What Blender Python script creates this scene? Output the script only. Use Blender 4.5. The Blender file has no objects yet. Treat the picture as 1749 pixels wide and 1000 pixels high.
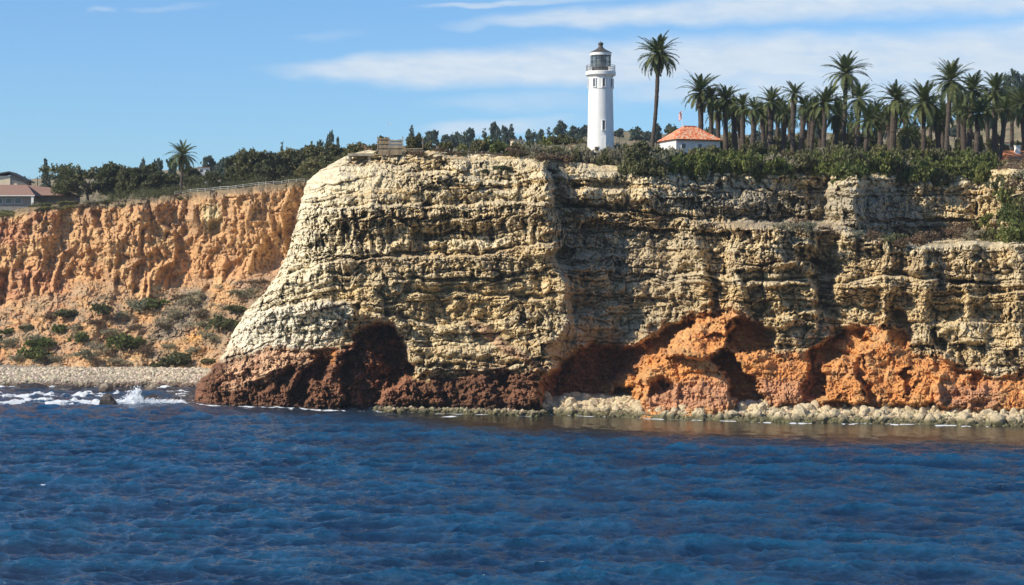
import bpy, bmesh, math, random
import numpy as np
from mathutils import Vector, Matrix, Euler
rng = np.random.default_rng(7); random.seed(7)
SC = bpy.context.scene
COL = SC.collection
# ------------------------------------------------------------------ camera
CX, CY, FPX, CAMH = 874.5, 500.0, 3500.0, 22.0
cam = bpy.data.cameras.new('camera'); camo = bpy.data.objects.new('camera', cam); COL.objects.link(camo)
camo.location = (0, 0, CAMH); camo.rotation_euler = (math.pi/2, 0, 0)
cam.sensor_width = 36; cam.lens = 36*FPX/1749; cam.clip_start = 1; cam.clip_end = 20000
SC.camera = camo
# ------------------------------------------------------------------ light and sky
SUN_EL = math.radians(35)
SDIR = Vector((-0.925*math.cos(SUN_EL), -0.380*math.cos(SUN_EL), math.sin(SUN_EL)))   # towards the sun
sl = bpy.data.lights.new('sun', 'SUN'); sl.energy = 5.0; sl.angle = math.radians(0.53); sl.color = (1.0, 0.90, 0.74)
so = bpy.data.objects.new('sun', sl); COL.objects.link(so); so.location = (-300, -100, 300)
so.rotation_euler = SDIR.to_track_quat('Z', 'Y').to_euler()
SC.view_settings.view_transform = 'Standard'; SC.view_settings.look = 'None'
SC.view_settings.exposure = 0.3; SC.view_settings.gamma = 1.0; SC.view_settings.use_curve_mapping = False

class NX:                                    # tiny node expressions
    def __init__(s, nt, sock): s.nt = nt; s.s = sock
    def _m(s, op, *a, clamp=False):
        n = s.nt.nodes.new('ShaderNodeMath'); n.operation = op; n.use_clamp = clamp
        for i, v in enumerate((s,)+a):
            if isinstance(v, NX): s.nt.links.new(v.s, n.inputs[i])
            else: n.inputs[i].default_value = v
        return NX(s.nt, n.outputs[0])
    def __add__(s, o): return s._m('ADD', o)
    __radd__ = __add__
    def __sub__(s, o): return s._m('SUBTRACT', o)
    def __rsub__(s, o): return (s*-1.0)+o
    def __mul__(s, o): return s._m('MULTIPLY', o)
    __rmul__ = __mul__
    def __truediv__(s, o): return s._m('DIVIDE', o)
    def pw(s, o): return s._m('POWER', o)
    def sin(s): return s._m('SINE')
    def abs(s): return s._m('ABSOLUTE')
    def mx(s, o): return s._m('MAXIMUM', o)
    def mn(s, o): return s._m('MINIMUM', o)
    def atan2(s, o): return s._m('ARCTAN2', o)
    def asin(s): return s._m('ARCSINE')
    def clamp(s): return s._m('ADD', 0.0, clamp=True)
    def sm(s, a, b):
        n = s.nt.nodes.new('ShaderNodeMapRange'); n.interpolation_type = 'SMOOTHSTEP'; n.clamp = True
        s.nt.links.new(s.s, n.inputs['Value'])
        n.inputs['From Min'].default_value = a; n.inputs['From Max'].default_value = b
        n.inputs['To Min'].default_value = 0; n.inputs['To Max'].default_value = 1
        return NX(s.nt, n.outputs[0])
def nt_vec(nt, x, y, z):
    n = nt.nodes.new('ShaderNodeCombineXYZ')
    for i, v in enumerate((x, y, z)):
        if isinstance(v, NX): nt.links.new(v.s, n.inputs[i])
        else: n.inputs[i].default_value = v
    return n.outputs[0]
def nt_noise(nt, vec, scale=1, detail=5, rough=.55, dist=0, lac=2.0):
    n = nt.nodes.new('ShaderNodeTexNoise'); n.inputs['Scale'].default_value = scale
    n.inputs['Detail'].default_value = detail; n.inputs['Roughness'].default_value = rough
    n.inputs['Distortion'].default_value = dist; n.inputs['Lacunarity'].default_value = lac
    if vec is not None: nt.links.new(vec, n.inputs['Vector'])
    return NX(nt, n.outputs[0])
def nt_mix(nt, f, a, b, mode='MIX'):
    n = nt.nodes.new('ShaderNodeMix'); n.data_type = 'RGBA'; n.blend_type = mode
    for k, v in ((0, f), (6, a), (7, b)):
        if isinstance(v, NX): nt.links.new(v.s, n.inputs[k])
        elif hasattr(v, 'node'): nt.links.new(v, n.inputs[k])
        elif k == 0: n.inputs[0].default_value = v
        else: n.inputs[k].default_value = (*v, 1)
    return n.outputs[2]

W = bpy.data.worlds.new('World'); SC.world = W; W.use_nodes = True
nt = W.node_tree; nt.nodes.clear()
sky = nt.nodes.new('ShaderNodeTexSky'); sky.sky_type = 'NISHITA'; sky.sun_disc = False
sky.sun_elevation = SUN_EL; sky.sun_rotation = math.atan2(SDIR.x, SDIR.y)
sky.air_density = 1.0; sky.dust_density = 0.3; sky.ozone_density = 3.0; sky.altitude = 0
SKY_K = 0.083
tc = nt.nodes.new('ShaderNodeTexCoord'); sp = nt.nodes.new('ShaderNodeSeparateXYZ')
nt.links.new(tc.outputs['Generated'], sp.inputs[0])
vx, vy, vz = (NX(nt, sp.outputs[i]) for i in range(3))
AZ = vx.atan2(vy) * 57.2958                  # degrees right of north
EL = vz.asin() * 57.2958
def DEG(px, py): return math.degrees(math.atan((px-CX)/FPX)), math.degrees(math.atan((CY-py)/FPX))
warp = nt_noise(nt, nt_vec(nt, AZ*0.55, EL*1.3, 3.1), 1, 3, .5) - 0.5
fine = nt_noise(nt, nt_vec(nt, AZ*0.8+EL*0.9, EL*2.6, 7.7), 1, 8, .62, .4) - 0.5
puff = nt_noise(nt, nt_vec(nt, AZ*0.35, EL*0.75, 1.3), 1, 6, .5, .2) - 0.5
E2 = EL + warp*0.55
A2 = AZ + warp*1.6
def band(x0, x1, ys, hs, soft, edge, end=False):        # a long streak: centre line and half height in photo pixels
    a0, a1 = DEG(x0, 0)[0], DEG(x1, 0)[0]
    e0, e1 = DEG(0, ys[0])[1], DEG(0, ys[1])[1]
    h0, h1 = hs[0]/61.1, hs[1]/61.1
    t = (A2 - a0) / (a1 - a0)
    tc_ = t.clamp()
    cen = tc_*(e1-e0) + e0
    hh = tc_.pw(0.6)*(h1-h0) + h0
    d = 1.0 - (E2-cen).abs()/hh
    m = d.sm(0, soft)
    m = m * t.sm(-edge*.2, edge)
    return m * (1.0 - t.sm(.45, 1.1)) if end else m
bands = [band(440, 1250, (124, 105), (10, 62), .75, .22)*0.95,
         band(1000, 2200, (140, 118), (30, 118), .5, .2)*0.8,
         band(760, 1500, (42, 8), (7, 42), .8, .25)*0.85,
         band(1280, 2400, (8, -60), (14, 75), .8, .25)*0.8,
         band(700, 1080, (14, -4), (4, 11), .8, .25, True)*0.65,
         band(700, 1000, (225, 210), (12, 24), .8, .25, True)*0.7,
         band(700, 1150, (180, 165), (12, 34), .9, .3, True)*0.32,
         band(480, 640, (72, 58), (6, 12), .9, .3, True)*0.16,
         band(140, 200, (28, 28), (4, 8), .9, .3, True)*0.35,
         band(210, 380, (24, 12), (5, 9), .9, .3, True)*0.22]
dens = bands[0]
for b_ in bands[1:]: dens = dens.mx(b_)
gen = (puff+fine*0.5).sm(0.10, 0.34) * EL.sm(9.5, 16) * 0.7      # cirrus over the rest of the sky
dens = (dens * (1.0 + puff*0.5 + fine*0.9)).mx(gen).clamp()
cloudc = nt_mix(nt, (fine+0.5).clamp(), (0.47/SKY_K, 0.57/SKY_K, 0.69/SKY_K), (0.62/SKY_K, 0.70/SKY_K, 0.78/SKY_K))
tint = nt_mix(nt, 1.0, sky.outputs[0], (0.84, 1.17, 1.52), 'MULTIPLY')
bg = nt.nodes.new('ShaderNodeBackground'); bg.inputs[1].default_value = SKY_K
nt.links.new(nt_mix(nt, dens, tint, cloudc), bg.inputs[0])
wo = nt.nodes.new('ShaderNodeOutputWorld'); nt.links.new(bg.outputs[0], wo.inputs[0])

# ------------------------------------------------------------------ numeric helpers
_tabs = {}
def _tab(seed):
    if seed not in _tabs: _tabs[seed] = np.random.default_rng(seed+1000).random((256, 256, 3)).astype(np.float32)
    return _tabs[seed]
def vn(x, y, seed=0):                        # value noise, -1..1
    T = _tab(seed)[..., 0]; xi = np.floor(x).astype(np.int64); yi = np.floor(y).astype(np.int64)
    fx = x-xi; fy = y-yi; fx = fx*fx*fx*(fx*(fx*6-15)+10); fy = fy*fy*fy*(fy*(fy*6-15)+10)
    x0 = xi & 255; x1 = (xi+1) & 255; y0 = yi & 255; y1 = (yi+1) & 255
    return ((T[x0, y0]*(1-fx)+T[x1, y0]*fx)*(1-fy)+(T[x0, y1]*(1-fx)+T[x1, y1]*fx)*fy)*2-1
def fbm(x, y, o=4, seed=0, g=.5):
    r = 0; a = 1; s = 0
    for i in range(o):
        r = r+a*vn(x*2**i+17.3*i, y*2**i-9.1*i, seed+i); s += a; a *= g
    return r/s
def ridge(x, y, o=3, seed=0, g=.5):
    r = 0; a = 1; s = 0
    for i in range(o):
        r = r+a*(1-2*np.abs(vn(x*2**i+5.3*i, y*2**i+3.3*i, seed+i))); s += a; a *= g
    return r/s
def wor(x, y, seed=0, jit=.9):               # worley: nearest, second nearest, random id of the cell
    T = _tab(seed); xi = np.floor(x).astype(np.int64); yi = np.floor(y).astype(np.int64)
    f1 = np.full(x.shape, 9., np.float32); f2 = f1.copy(); idv = np.zeros(x.shape, np.float32)
    for dx in (-1, 0, 1):
        for dy in (-1, 0, 1):
            c = T[(xi+dx) & 255, (yi+dy) & 255]
            d = np.hypot(xi+dx+.5+(c[..., 0]-.5)*jit-x, yi+dy+.5+(c[..., 1]-.5)*jit-y)
            n = d < f1
            f2 = np.where(n, f1, np.minimum(f2, d)); idv = np.where(n, c[..., 2], idv); f1 = np.where(n, d, f1)
    return f1, f2, idv
def facet(x, y, seed=0, tilt=1.0, jit=.95):   # broken blocks: every cell a tilted plane at its own height, with cracks between
    T = _tab(seed); xi = np.floor(x).astype(np.int64); yi = np.floor(y).astype(np.int64)
    f1 = np.full(x.shape, 9., np.float32); f2 = f1.copy(); h = np.zeros(x.shape, np.float32); idv = h.copy()
    for dx in (-1, 0, 1):
        for dy in (-1, 0, 1):
            c = T[(xi+dx) & 255, (yi+dy) & 255]; ex = x-(xi+dx+.5+(c[..., 0]-.5)*jit); ey = y-(yi+dy+.5+(c[..., 1]-.5)*jit)
            d = np.maximum(np.abs(ex)*.9+np.abs(ey)*.35, np.abs(ey)); g = (c[..., 2]*7.3) % 1; k = (c[..., 2]*13.7) % 1
            hh = (c[..., 2]-.5)+((g-.5)*ex+(k-.5)*ey)*tilt*2.2; n = d < f1
            f2 = np.where(n, f1, np.minimum(f2, d)); h = np.where(n, hh, h); idv = np.where(n, c[..., 2], idv); f1 = np.where(n, d, f1)
    return h-.45*(1-ss(.0, .13, f2-f1)), idv, f2-f1
def ss(a, b, x):
    t = np.clip((x-a)/(b-a), 0, 1); return t*t*(3-2*t)
def ipl(x, pts):
    p = np.array(pts, float); return np.interp(x, p[:, 0], p[:, 1])
def poly_mask(px, py, pts, soft):            # 1 inside, 0 outside, smooth over +-soft
    P = np.array(pts, float); out = np.zeros(px.shape, np.float32)
    m = (px > P[:, 0].min()-soft) & (px < P[:, 0].max()+soft) & (py > P[:, 1].min()-soft) & (py < P[:, 1].max()+soft)
    x = px[m]; y = py[m]; d = np.full(x.shape, 1e9); ins = np.zeros(x.shape, bool)
    for i in range(len(P)):
        ax, ay = P[i-1]; bx, by = P[i]; ex, ey = bx-ax, by-ay
        t = np.clip(((x-ax)*ex+(y-ay)*ey)/(ex*ex+ey*ey+1e-9), 0, 1)
        d = np.minimum(d, np.hypot(x-ax-t*ex, y-ay-t*ey))
        c = ((ay > y) != (by > y)); xx = ax+(y-ay)/(ey if ey else 1e-9)*ex
        ins ^= c & (x < xx)
    out[m] = ss(-soft, soft, np.where(ins, d, -d)); return out
def W3(px, py, D):                           # photo pixel + distance -> world
    return (px-CX)/FPX*D, D, CAMH-(py-CY)/FPX*D
def wz(py, D): return CAMH-(py-CY)/FPX*D
def grid_mesh(name, X, Y, Z, mats, colors=None, smooth=True, extra=None, flip=False):
    r, c = X.shape; n = r*c
    co = np.stack([X, Y, Z], -1).reshape(-1, 3).astype(np.float32)
    i = np.arange(n, dtype=np.int32).reshape(r, c)
    q = np.stack([i[:-1, :-1], i[1:, :-1], i[1:, 1:], i[:-1, 1:]], -1).reshape(-1, 4)
    if flip: q = q[:, ::-1]
    me = mesh_np(name, co, q, colors, smooth, extra)
    for m in mats: me.materials.append(m)
    ob = bpy.data.objects.new(name, me); COL.objects.link(ob); return ob
def mesh_np(name, co, q, colors=None, smooth=False, extra=None):
    me = bpy.data.meshes.new(name); k = q.shape[1]
    me.vertices.add(len(co)); me.vertices.foreach_set('co', np.asarray(co, np.float32).ravel())
    me.loops.add(q.size); me.loops.foreach_set('vertex_index', np.ascontiguousarray(q, dtype=np.int32).ravel())
    me.polygons.add(len(q)); me.polygons.foreach_set('loop_start', np.arange(0, q.size, k, dtype=np.int32))
    me.polygons.foreach_set('use_smooth', np.full(len(q), smooth, bool))
    if colors is not None:
        a = me.color_attributes.new('Col', 'FLOAT_COLOR', 'POINT')
        cc = np.ones((len(co), 4), np.float32); cc[:, :3] = colors.reshape(-1, 3); a.data.foreach_set('color', cc.ravel())
    for nm, v in (extra or {}).items():
        a = me.attributes.new(nm, 'FLOAT', 'POINT'); a.data.foreach_set('value', np.asarray(v, np.float32).ravel())
    me.update(calc_edges=True); return me
def tag(o, label=None, cat=None, group=None, kind=None):
    if label: o['label'] = label
    if cat: o['category'] = cat
    if group: o['group'] = group
    if kind: o['kind'] = kind
    return o

# ------------------------------------------------------------------ materials
def mat(name, rgb=(.5, .5, .5), rough=.85, spec=.3, metal=0):
    m = bpy.data.materials.new(name); m.use_nodes = True
    b = m.node_tree.nodes['Principled BSDF']; b.inputs['Base Color'].default_value = (*rgb, 1)
    b.inputs['Roughness'].default_value = rough; b.inputs['Specular IOR Level'].default_value = spec
    b.inputs['Metallic'].default_value = metal
    return m, m.node_tree, b
def objco(nt): return nt.nodes.new('ShaderNodeTexCoord').outputs['Object']
def scaled(nt, vec, s):
    n = nt.nodes.new('ShaderNodeMapping'); nt.links.new(vec, n.inputs[0]); n.inputs['Scale'].default_value = s; return n.outputs[0]
def bump(nt, b, h, dist, strength=1):
    n = nt.nodes.new('ShaderNodeBump'); n.inputs['Strength'].default_value = strength; n.inputs['Distance'].default_value = dist
    nt.links.new(h.s, n.inputs['Height']); nt.links.new(n.outputs[0], b.inputs['Normal'])
def grain(name, rgb, var=.25, scale=3, rough=.85, bumpd=0, aniso=(1, 1, 1), spec=.3, rand=0):
    m, nt, b = mat(name, rgb, rough, spec)
    n = nt_noise(nt, scaled(nt, objco(nt), aniso), scale, 5, .6)
    lo = tuple(c*(1-var) for c in rgb); hi = tuple(min(1, c*(1+var)) for c in rgb)
    out = nt_mix(nt, n.sm(.3, .7), lo, hi)
    if rand:
        oi = nt.nodes.new('ShaderNodeObjectInfo'); r = NX(nt, oi.outputs['Random'])
        g = nt.nodes.new('ShaderNodeCombineColor'); v = r*(2*rand)+(1-rand)
        for i in range(3): nt.links.new((v if i != 2 else v*.92+.04).s, g.inputs[i])
        out = nt_mix(nt, 1.0, out, g.outputs[0], 'MULTIPLY')
    nt.links.new(out, b.inputs['Base Color'])
    if bumpd: bump(nt, b, n, bumpd)
    return m
def rock_mat(name):
    m, nt, b = mat(name, rough=.93, spec=.15)
    at = nt.nodes.new('ShaderNodeAttribute'); at.attribute_name = 'Col'
    oc = objco(nt)
    n1 = nt_noise(nt, oc, .9, 6, .62); n2 = nt_noise(nt, scaled(nt, oc, (.25, .25, 3.5)), 1, 5, .6); n3 = nt_noise(nt, scaled(nt, oc, (2.2, 2.2, .5)), 1.3, 5, .6)
    f = (n1-.5)*1.0+(n2-.5)*.55+(n3-.5)*.5+1.0
    g = nt.nodes.new('ShaderNodeCombineColor')
    for i, k in enumerate((1, .97, .9)): nt.links.new((f*k+(1-k)).s, g.inputs[i])
    nt.links.new(nt_mix(nt, 1.0, at.outputs['Color'], g.outputs[0], 'MULTIPLY'), b.inputs['Base Color'])
    bump(nt, b, nt_noise(nt, oc, 2.6, 7, .68)+n3*.5, .35, .9)
    return m
M_ROCK = rock_mat('cliff_rock')
# ------------------------------------------------------------------ main headland cliff
SIL = [(240, 640), (256, 628), (264, 598), (276, 572), (290, 548), (310, 524), (330, 518), (360, 510), (405, 500), (440, 488), (470, 474), (500, 452),
       (520, 430), (540, 414), (565, 400), (595, 386), (612, 378), (635, 352), (660, 336), (690, 329), (760, 327)]
TOP = [(300, 262), (545, 262), (600, 259), (650, 256), (720, 258), (800, 262), (900, 268), (980, 278), (1100, 286), (1300, 291), (1500, 292), (1640, 296), (1700, 290), (1760, 288), (2000, 280)]
PX0, PX1, STEP = 268, 1960, 1.25
cols = np.arange(PX0, PX1, STEP); NR = 372
tt = np.linspace(0, 1, NR)[:, None]
gx = np.repeat(cols[None, :], NR, 0)
top = np.interp(cols, *zip(*TOP))+3*fbm(cols/23, cols*0, 3, 5)
gy = top[None, :]+(745-top[None, :])*tt
sil = np.interp(gy, *zip(*SIL))+2.6*fbm(gy/9, gx*0+3.3, 3, 9)+1.2*vn(gy/2.6, gx*0, 12)
over = np.maximum(sil-gx, 0)                 # columns past the silhouette wrap round behind it
px = np.where(over > 0, sil+over*.25, gx); py = gy
# organic warp of the layout coordinates
wx = px+11*fbm(px/60+2, py/38, 2, 25)+8*fbm(px/19, py/15, 3, 21)+2.5*fbm(px/7, py/6, 2, 27)-np.interp(py, [280, 330, 360, 400, 440, 470, 530, 560, 580, 640, 700], [-8, 3, -6, 4, -2, 14, 22, 34, 28, 8, 0])*np.exp(-((px-955)/60)**2); wy = py+5*fbm(px/46, py/30, 2, 31)+3*fbm(px/13, py/12, 2, 35)
UP = [(320, 430), (480, 412), (520, 409), (560, 404), (640, 400), (750, 397), (850, 394), (900, 391), (936, 386), (940, 390), (948, 398), (1060, 397), (1100, 392), (1180, 398), (1300, 406), (1412, 413),
      (1428, 398), (1440, 393), (1462, 391), (1468, 398), (1482, 407), (1560, 413), (1670, 418), (1700, 409), (1720, 404), (1800, 398), (1960, 390)]
LO = [(320, 425), (400, 413), (480, 404), (560, 395), (640, 391), (750, 389), (850, 386), (905, 383), (922, 380), (940, 378), (946, 381), (958, 386), (1060, 388), (1142, 388), (1163, 384), (1195, 380), (1215, 382), (1235, 381), (1255, 373),
      (1300, 372), (1330, 368), (1345, 371), (1385, 371), (1400, 377), (1425, 377), (1440, 371), (1500, 370), (1512, 366), (1530, 369), (1560, 368), (1580, 363), (1600, 367), (1640, 366), (1655, 360), (1680, 363), (1720, 362), (1740, 356), (1760, 358), (1960, 346)]
BA = [(320, 406), (360, 404), (450, 399), (560, 392), (640, 388), (750, 382), (850, 377), (925, 373), (945, 382), (1060, 384), (1100, 374), (1190, 369), (1330, 364), (1430, 361), (1560, 356), (1749, 350), (1960, 342)]
Du = np.interp(wx, *zip(*UP)); Dl = np.interp(wx, *zip(*LO)); Db = np.interp(wx, *zip(*BA))
Dlo = np.where(wy < 500, Dl+(500-wy)*.055, Dl+(Db-Dl)*ss(500, 640, wy))-np.maximum(wy-640, 0)*.06
Dup = Du+(350-wy)*.075+np.maximum(300-wy, 0)*.10
BEN = [(300, 372), (900, 372), (950, 362), (1100, 362), (1190, 378), (1300, 387), (1390, 386), (1430, 392), (1480, 402), (1560, 416), (1700, 414), (1749, 410), (1960, 400)]
KW = [(300, 50), (900, 40), (960, 9), (1960, 9)]
w = ss(-1, 1, (np.interp(wx, *zip(*BEN))-wy)/np.interp(wx, *zip(*KW)))
D = Dlo*(1-w)+Dup*w
# steep round shoulder towards the silhouette
near = np.maximum(gx-sil, 0)
D = D+9*np.exp(-near/14)+4*np.exp(-near/40)
D = np.where(over > 0, D+over*1.6, D)
b = np.zeros_like(D)
def arc(prof):                               # extra plan length gained on the steep returns of the cliff line
    xs_ = np.arange(200, 2000, 1.0); d = np.interp(xs_, *zip(*prof)); g = np.cumsum(np.hypot(1, np.gradient(d)*7.)-1); return lambda v: np.interp(v, xs_, g)
ws_ = ss(.44, .56, w)
U = px+arc(LO)(wx)*(1-ws_)+arc(UP)(wx)*ws_+26*(1-np.exp(-near/16))
def ledge(line, amp, H, x0, x1, lip=3.0, under=0.0):
    global b
    v = wy-np.interp(wx, *zip(*line))
    m = ss(x0-14, x0+10, px)*(1-ss(x1-10, x1+14, px))
    b += m*amp*ss(-lip, lip*.4, v)*(1-ss(4, H, v))
    if under: b -= m*under*ss(-lip*4.5, -lip*1.2, v)*(1-ss(-lip*1.2, -lip*.2, v))
ledge([(500, 366), (640, 350), (760, 352), (850, 346), (940, 350)], 3.0, 60, 560, 945, 3, 1.4)
ledge([(440, 486), (500, 466), (560, 446), (700, 437), (800, 440), (870, 430), (945, 412)], 3.4, 70, 450, 948, 2.5, 1.6)
ledge([(395, 560), (430, 537), (480, 528), (520, 517), (600, 515)], 3.2, 50, 395, 600, 3, 1.2)
ledge([(640, 300), (760, 296), (850, 312), (940, 300)], 1.2, 30, 700, 950, 3, 1.0)
ledge([(960, 286), (1100, 292)], 1.6, 30, 955, 1062, 2, .5)
ledge([(960, 322), (1010, 318), (1062, 322)], 2.5, 40, 985, 1066, 3, 1.0)
ledge([(960, 352), (1090, 362), (1190, 378), (1300, 388), (1400, 384)], .8, 20, 960, 1300, 2, 3.0)
ledge([(1270, 455), (1380, 452), (1400, 460)], 2.6, 12, 1268, 1400, 2, 2.2)
ledge([(1270, 482), (1400, 478)], 3.4, 12, 1268, 1400, 2, 2.6)
ledge([(1440, 486), (1500, 476), (1560, 474), (1640, 488)], 2.6, 34, 1425, 1660, 3, 2.8)
ledge([(1640, 510), (1749, 500), (1900, 500)], 1.6, 30, 1600, 1900, 3, 1.6)
ledge([(1180, 470), (1250, 476)], 1.6, 30, 1150, 1262, 3, 1.2)
ledge([(620, 530), (700, 548), (760, 560), (800, 548)], 1.6, 26, 600, 800, 3, 1.5)
ledge([(700, 500), (800, 505), (930, 512)], .9, 20, 690, 935, 3, 1.6)
ledge([(700, 612), (930, 628)], 1.0, 14, 690, 920, 3, 1.2)
ledge([(1220, 535), (1300, 545), (1400, 530), (1480, 560)], 1.8, 30, 1220, 1480, 3, 1.0)
jx = 6*fbm(px/13, py/11, 3, 23)+2*vn(px/4, py/4, 24); jy = 5*fbm(px/14, py/10, 3, 28)+2*vn(px/4, py/3.6, 29)
def P(pts, amt, soft=6):
    global b
    m = poly_mask(wx+jx, wy+jy, pts, soft*.7); b += amt*m; return m
# big overhang line where the tan beds end and the soft red rock starts
RED = [(300, 660), (336, 645), (380, 614), (420, 604), (455, 590), (540, 600), (572, 602), (594, 596), (600, 570), (622, 566), (640, 550), (672, 556), (688, 592), (700, 614), (716, 650), (760, 646), (800, 640), (860, 628), (905, 636), (930, 630), (960, 606), (1000, 590), (1090, 592), (1110, 585),
       (1128, 572), (1150, 566), (1185, 536), (1260, 534), (1300, 560), (1328, 606), (1385, 606), (1400, 588), (1440, 562), (1480, 556), (1540, 566), (1560, 606), (1600, 612), (1640, 632), (1700, 648), (1749, 640), (1960, 640)]
redl = np.interp(wx, *zip(*RED)); rv = wy-redl
red = ss(-3, 3, rv)
b -= red*1.6*(1-ss(8, 46, rv))
# extra pale ledges hanging in shade, columns and ridges
P([(1416, 312), (1468, 308), (1474, 340), (1466, 392), (1430, 388), (1420, 350)], 2.5, 5)
P([(1168, 395), (1196, 400), (1205, 450), (1190, 470), (1165, 450)], 3.2, 6)
P([(1160, 470), (1195, 462), (1215, 500), (1205, 540), (1165, 535), (1150, 505)], 3.5, 7)
P([(1225, 470), (1265, 465), (1275, 540), (1230, 545), (1218, 505)], 4.0, 7)
P([(910, 300), (944, 298), (946, 440), (900, 440)], 2.2, 8)
P([(1100, 548), (1112, 556), (1116, 594), (1108, 602), (1098, 588)], 4.5, 4)
P([(960, 286), (1064, 290), (1068, 345), (990, 345), (960, 330)], 2.5, 7)
P([(1290, 395), (1325, 398), (1330, 450), (1292, 445)], 1.5, 6)
P([(1560, 420), (1640, 412), (1660, 470), (1600, 480), (1560, 470)], 1.6, 8)
P([(1330, 540), (1356, 528), (1362, 545), (1345, 566), (1328, 560)], 3.2, 4)
P([(600, 500), (640, 495), (660, 520), (650, 545), (612, 540)], 3.0, 7)
P([(1385, 450), (1402, 440), (1432, 470), (1425, 500), (1400, 520), (1388, 500)], -4.5, 6)
P([(1360, 420), (1480, 424), (1550, 440), (1552, 468), (1400, 470), (1372, 455)], -3.5, 8)
# caves and alcoves
P([(592, 268), (604, 264), (640, 262), (642, 280), (630, 284), (596, 282)], -3.2, 3)
P([(596, 600), (612, 562), (640, 556), (660, 550), (684, 566), (690, 590), (702, 612), (724, 650), (694, 646), (672, 668), (650, 704), (640, 740), (575, 740), (584, 690), (592, 655), (574, 640), (584, 616)], -9, 7)
cavem = poly_mask(wx, wy, [(590, 560), (690, 555), (730, 650), (650, 740), (575, 740)], 10); b += cavem*(2.4*facet(px/23+.5*vn(px/14, py/14, 191), py/27, 190, 1.2)[0]+1.2*facet(px/9, py/9, 192, 1)[0])
P([(606, 606), (640, 596), (652, 640), (640, 700), (600, 705), (598, 650)], 3.0, 10)
P([(575, 604), (600, 600), (604, 618), (582, 640), (566, 630)], 2.5, 6)
P([(640, 556), (684, 562), (694, 605), (728, 648), (694, 642), (670, 660)], -4, 8)
P([(425, 655), (452, 640), (470, 632), (462, 660), (440, 672)], -3, 5)
P([(470, 640), (500, 628), (510, 640), (478, 672)], -3.2, 5)
P([(492, 690), (510, 655), (536, 622), (556, 606), (566, 640), (540, 655), (520, 670), (512, 694)], -5, 6)
P([(512, 690), (548, 662), (560, 650), (574, 644), (572, 660), (556, 668), (562, 690), (540, 700)], 2.0, 5)
P([(536, 604), (552, 598), (572, 600), (575, 616), (560, 630), (540, 622)], -2.0, 4)
P([(660, 655), (700, 640), (750, 648), (756, 690), (660, 700)], 2.6, 8)
P([(842, 648), (868, 636), (872, 655), (856, 668)], -4, 4)
P([(760, 650), (830, 640), (840, 690), (770, 700)], 2.0, 8)
P([(870, 640), (905, 634), (915, 670), (905, 698), (870, 690)], 2.4, 6)
P([(922, 640), (960, 600), (1010, 590), (1095, 592), (1130, 566), (1180, 545), (1195, 560), (1165, 590), (1110, 625), (1080, 660), (1080, 700), (930, 712)], -7, 10)
P([(1090, 742), (1095, 668), (1108, 632), (1140, 606), (1165, 600), (1205, 604), (1222, 622), (1250, 664), (1262, 692), (1270, 742)], 9, 9)
P([(1118, 612), (1150, 590), (1165, 568), (1192, 545), (1250, 540), (1262, 556), (1248, 572), (1236, 600), (1215, 612), (1160, 606)], 8, 7)
P([(1192, 545), (1255, 538), (1264, 556), (1250, 570), (1205, 572)], 3, 5)
P([(1018, 700), (1034, 662), (1052, 634), (1078, 638), (1092, 662), (1090, 700)], 6, 7)
P([(1036, 690), (1044, 664), (1060, 656), (1070, 664), (1066, 690)], -6, 4)
P([(1104, 672), (1112, 652), (1126, 644), (1140, 652), (1136, 678)], -3.4, 4)
P([(1126, 652), (1130, 636), (1146, 646), (1156, 664), (1138, 672)], -3, 4)
P([(1216, 604), (1232, 596), (1258, 618), (1296, 668), (1300, 690), (1262, 696), (1256, 664), (1232, 630)], -6, 6)
P([(1250, 545), (1300, 548), (1326, 580), (1330, 596), (1262, 596), (1240, 582)], -6, 6)
P([(1236, 598), (1310, 598), (1380, 608), (1392, 640), (1382, 690), (1300, 694), (1285, 650)], 3.5, 9)
P([(1382, 640), (1390, 602), (1420, 570), (1450, 556), (1476, 560), (1486, 632), (1466, 606), (1444, 606), (1412, 622), (1406, 676), (1366, 690)], -6, 6)
P([(1408, 690), (1414, 640), (1424, 612), (1440, 612), (1456, 626), (1472, 654), (1482, 690)], 5, 6)
P([(1462, 590), (1480, 570), (1520, 580), (1560, 606), (1600, 640), (1610, 690), (1500, 690), (1480, 640)], 3, 10)
P([(1508, 528), (1548, 526), (1556, 560), (1548, 590), (1526, 592), (1510, 560)], -6, 5)
P([(1588, 568), (1606, 556), (1614, 590), (1600, 606)], -4.5, 4)
P([(1636, 590), (1676, 584), (1686, 622), (1640, 626)], -4, 5)
P([(1720, 600), (1740, 590), (1760, 640), (1738, 646)], -4, 5)
P([(1650, 640), (1672, 636), (1676, 660), (1660, 664)], -3, 4)
P([(1540, 636), (1556, 630), (1564, 665), (1546, 676)], -3.5, 4)
P([(1596, 640), (1640, 640), (1700, 655), (1749, 655), (1749, 700), (1600, 700)], 2.5, 10)
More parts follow.
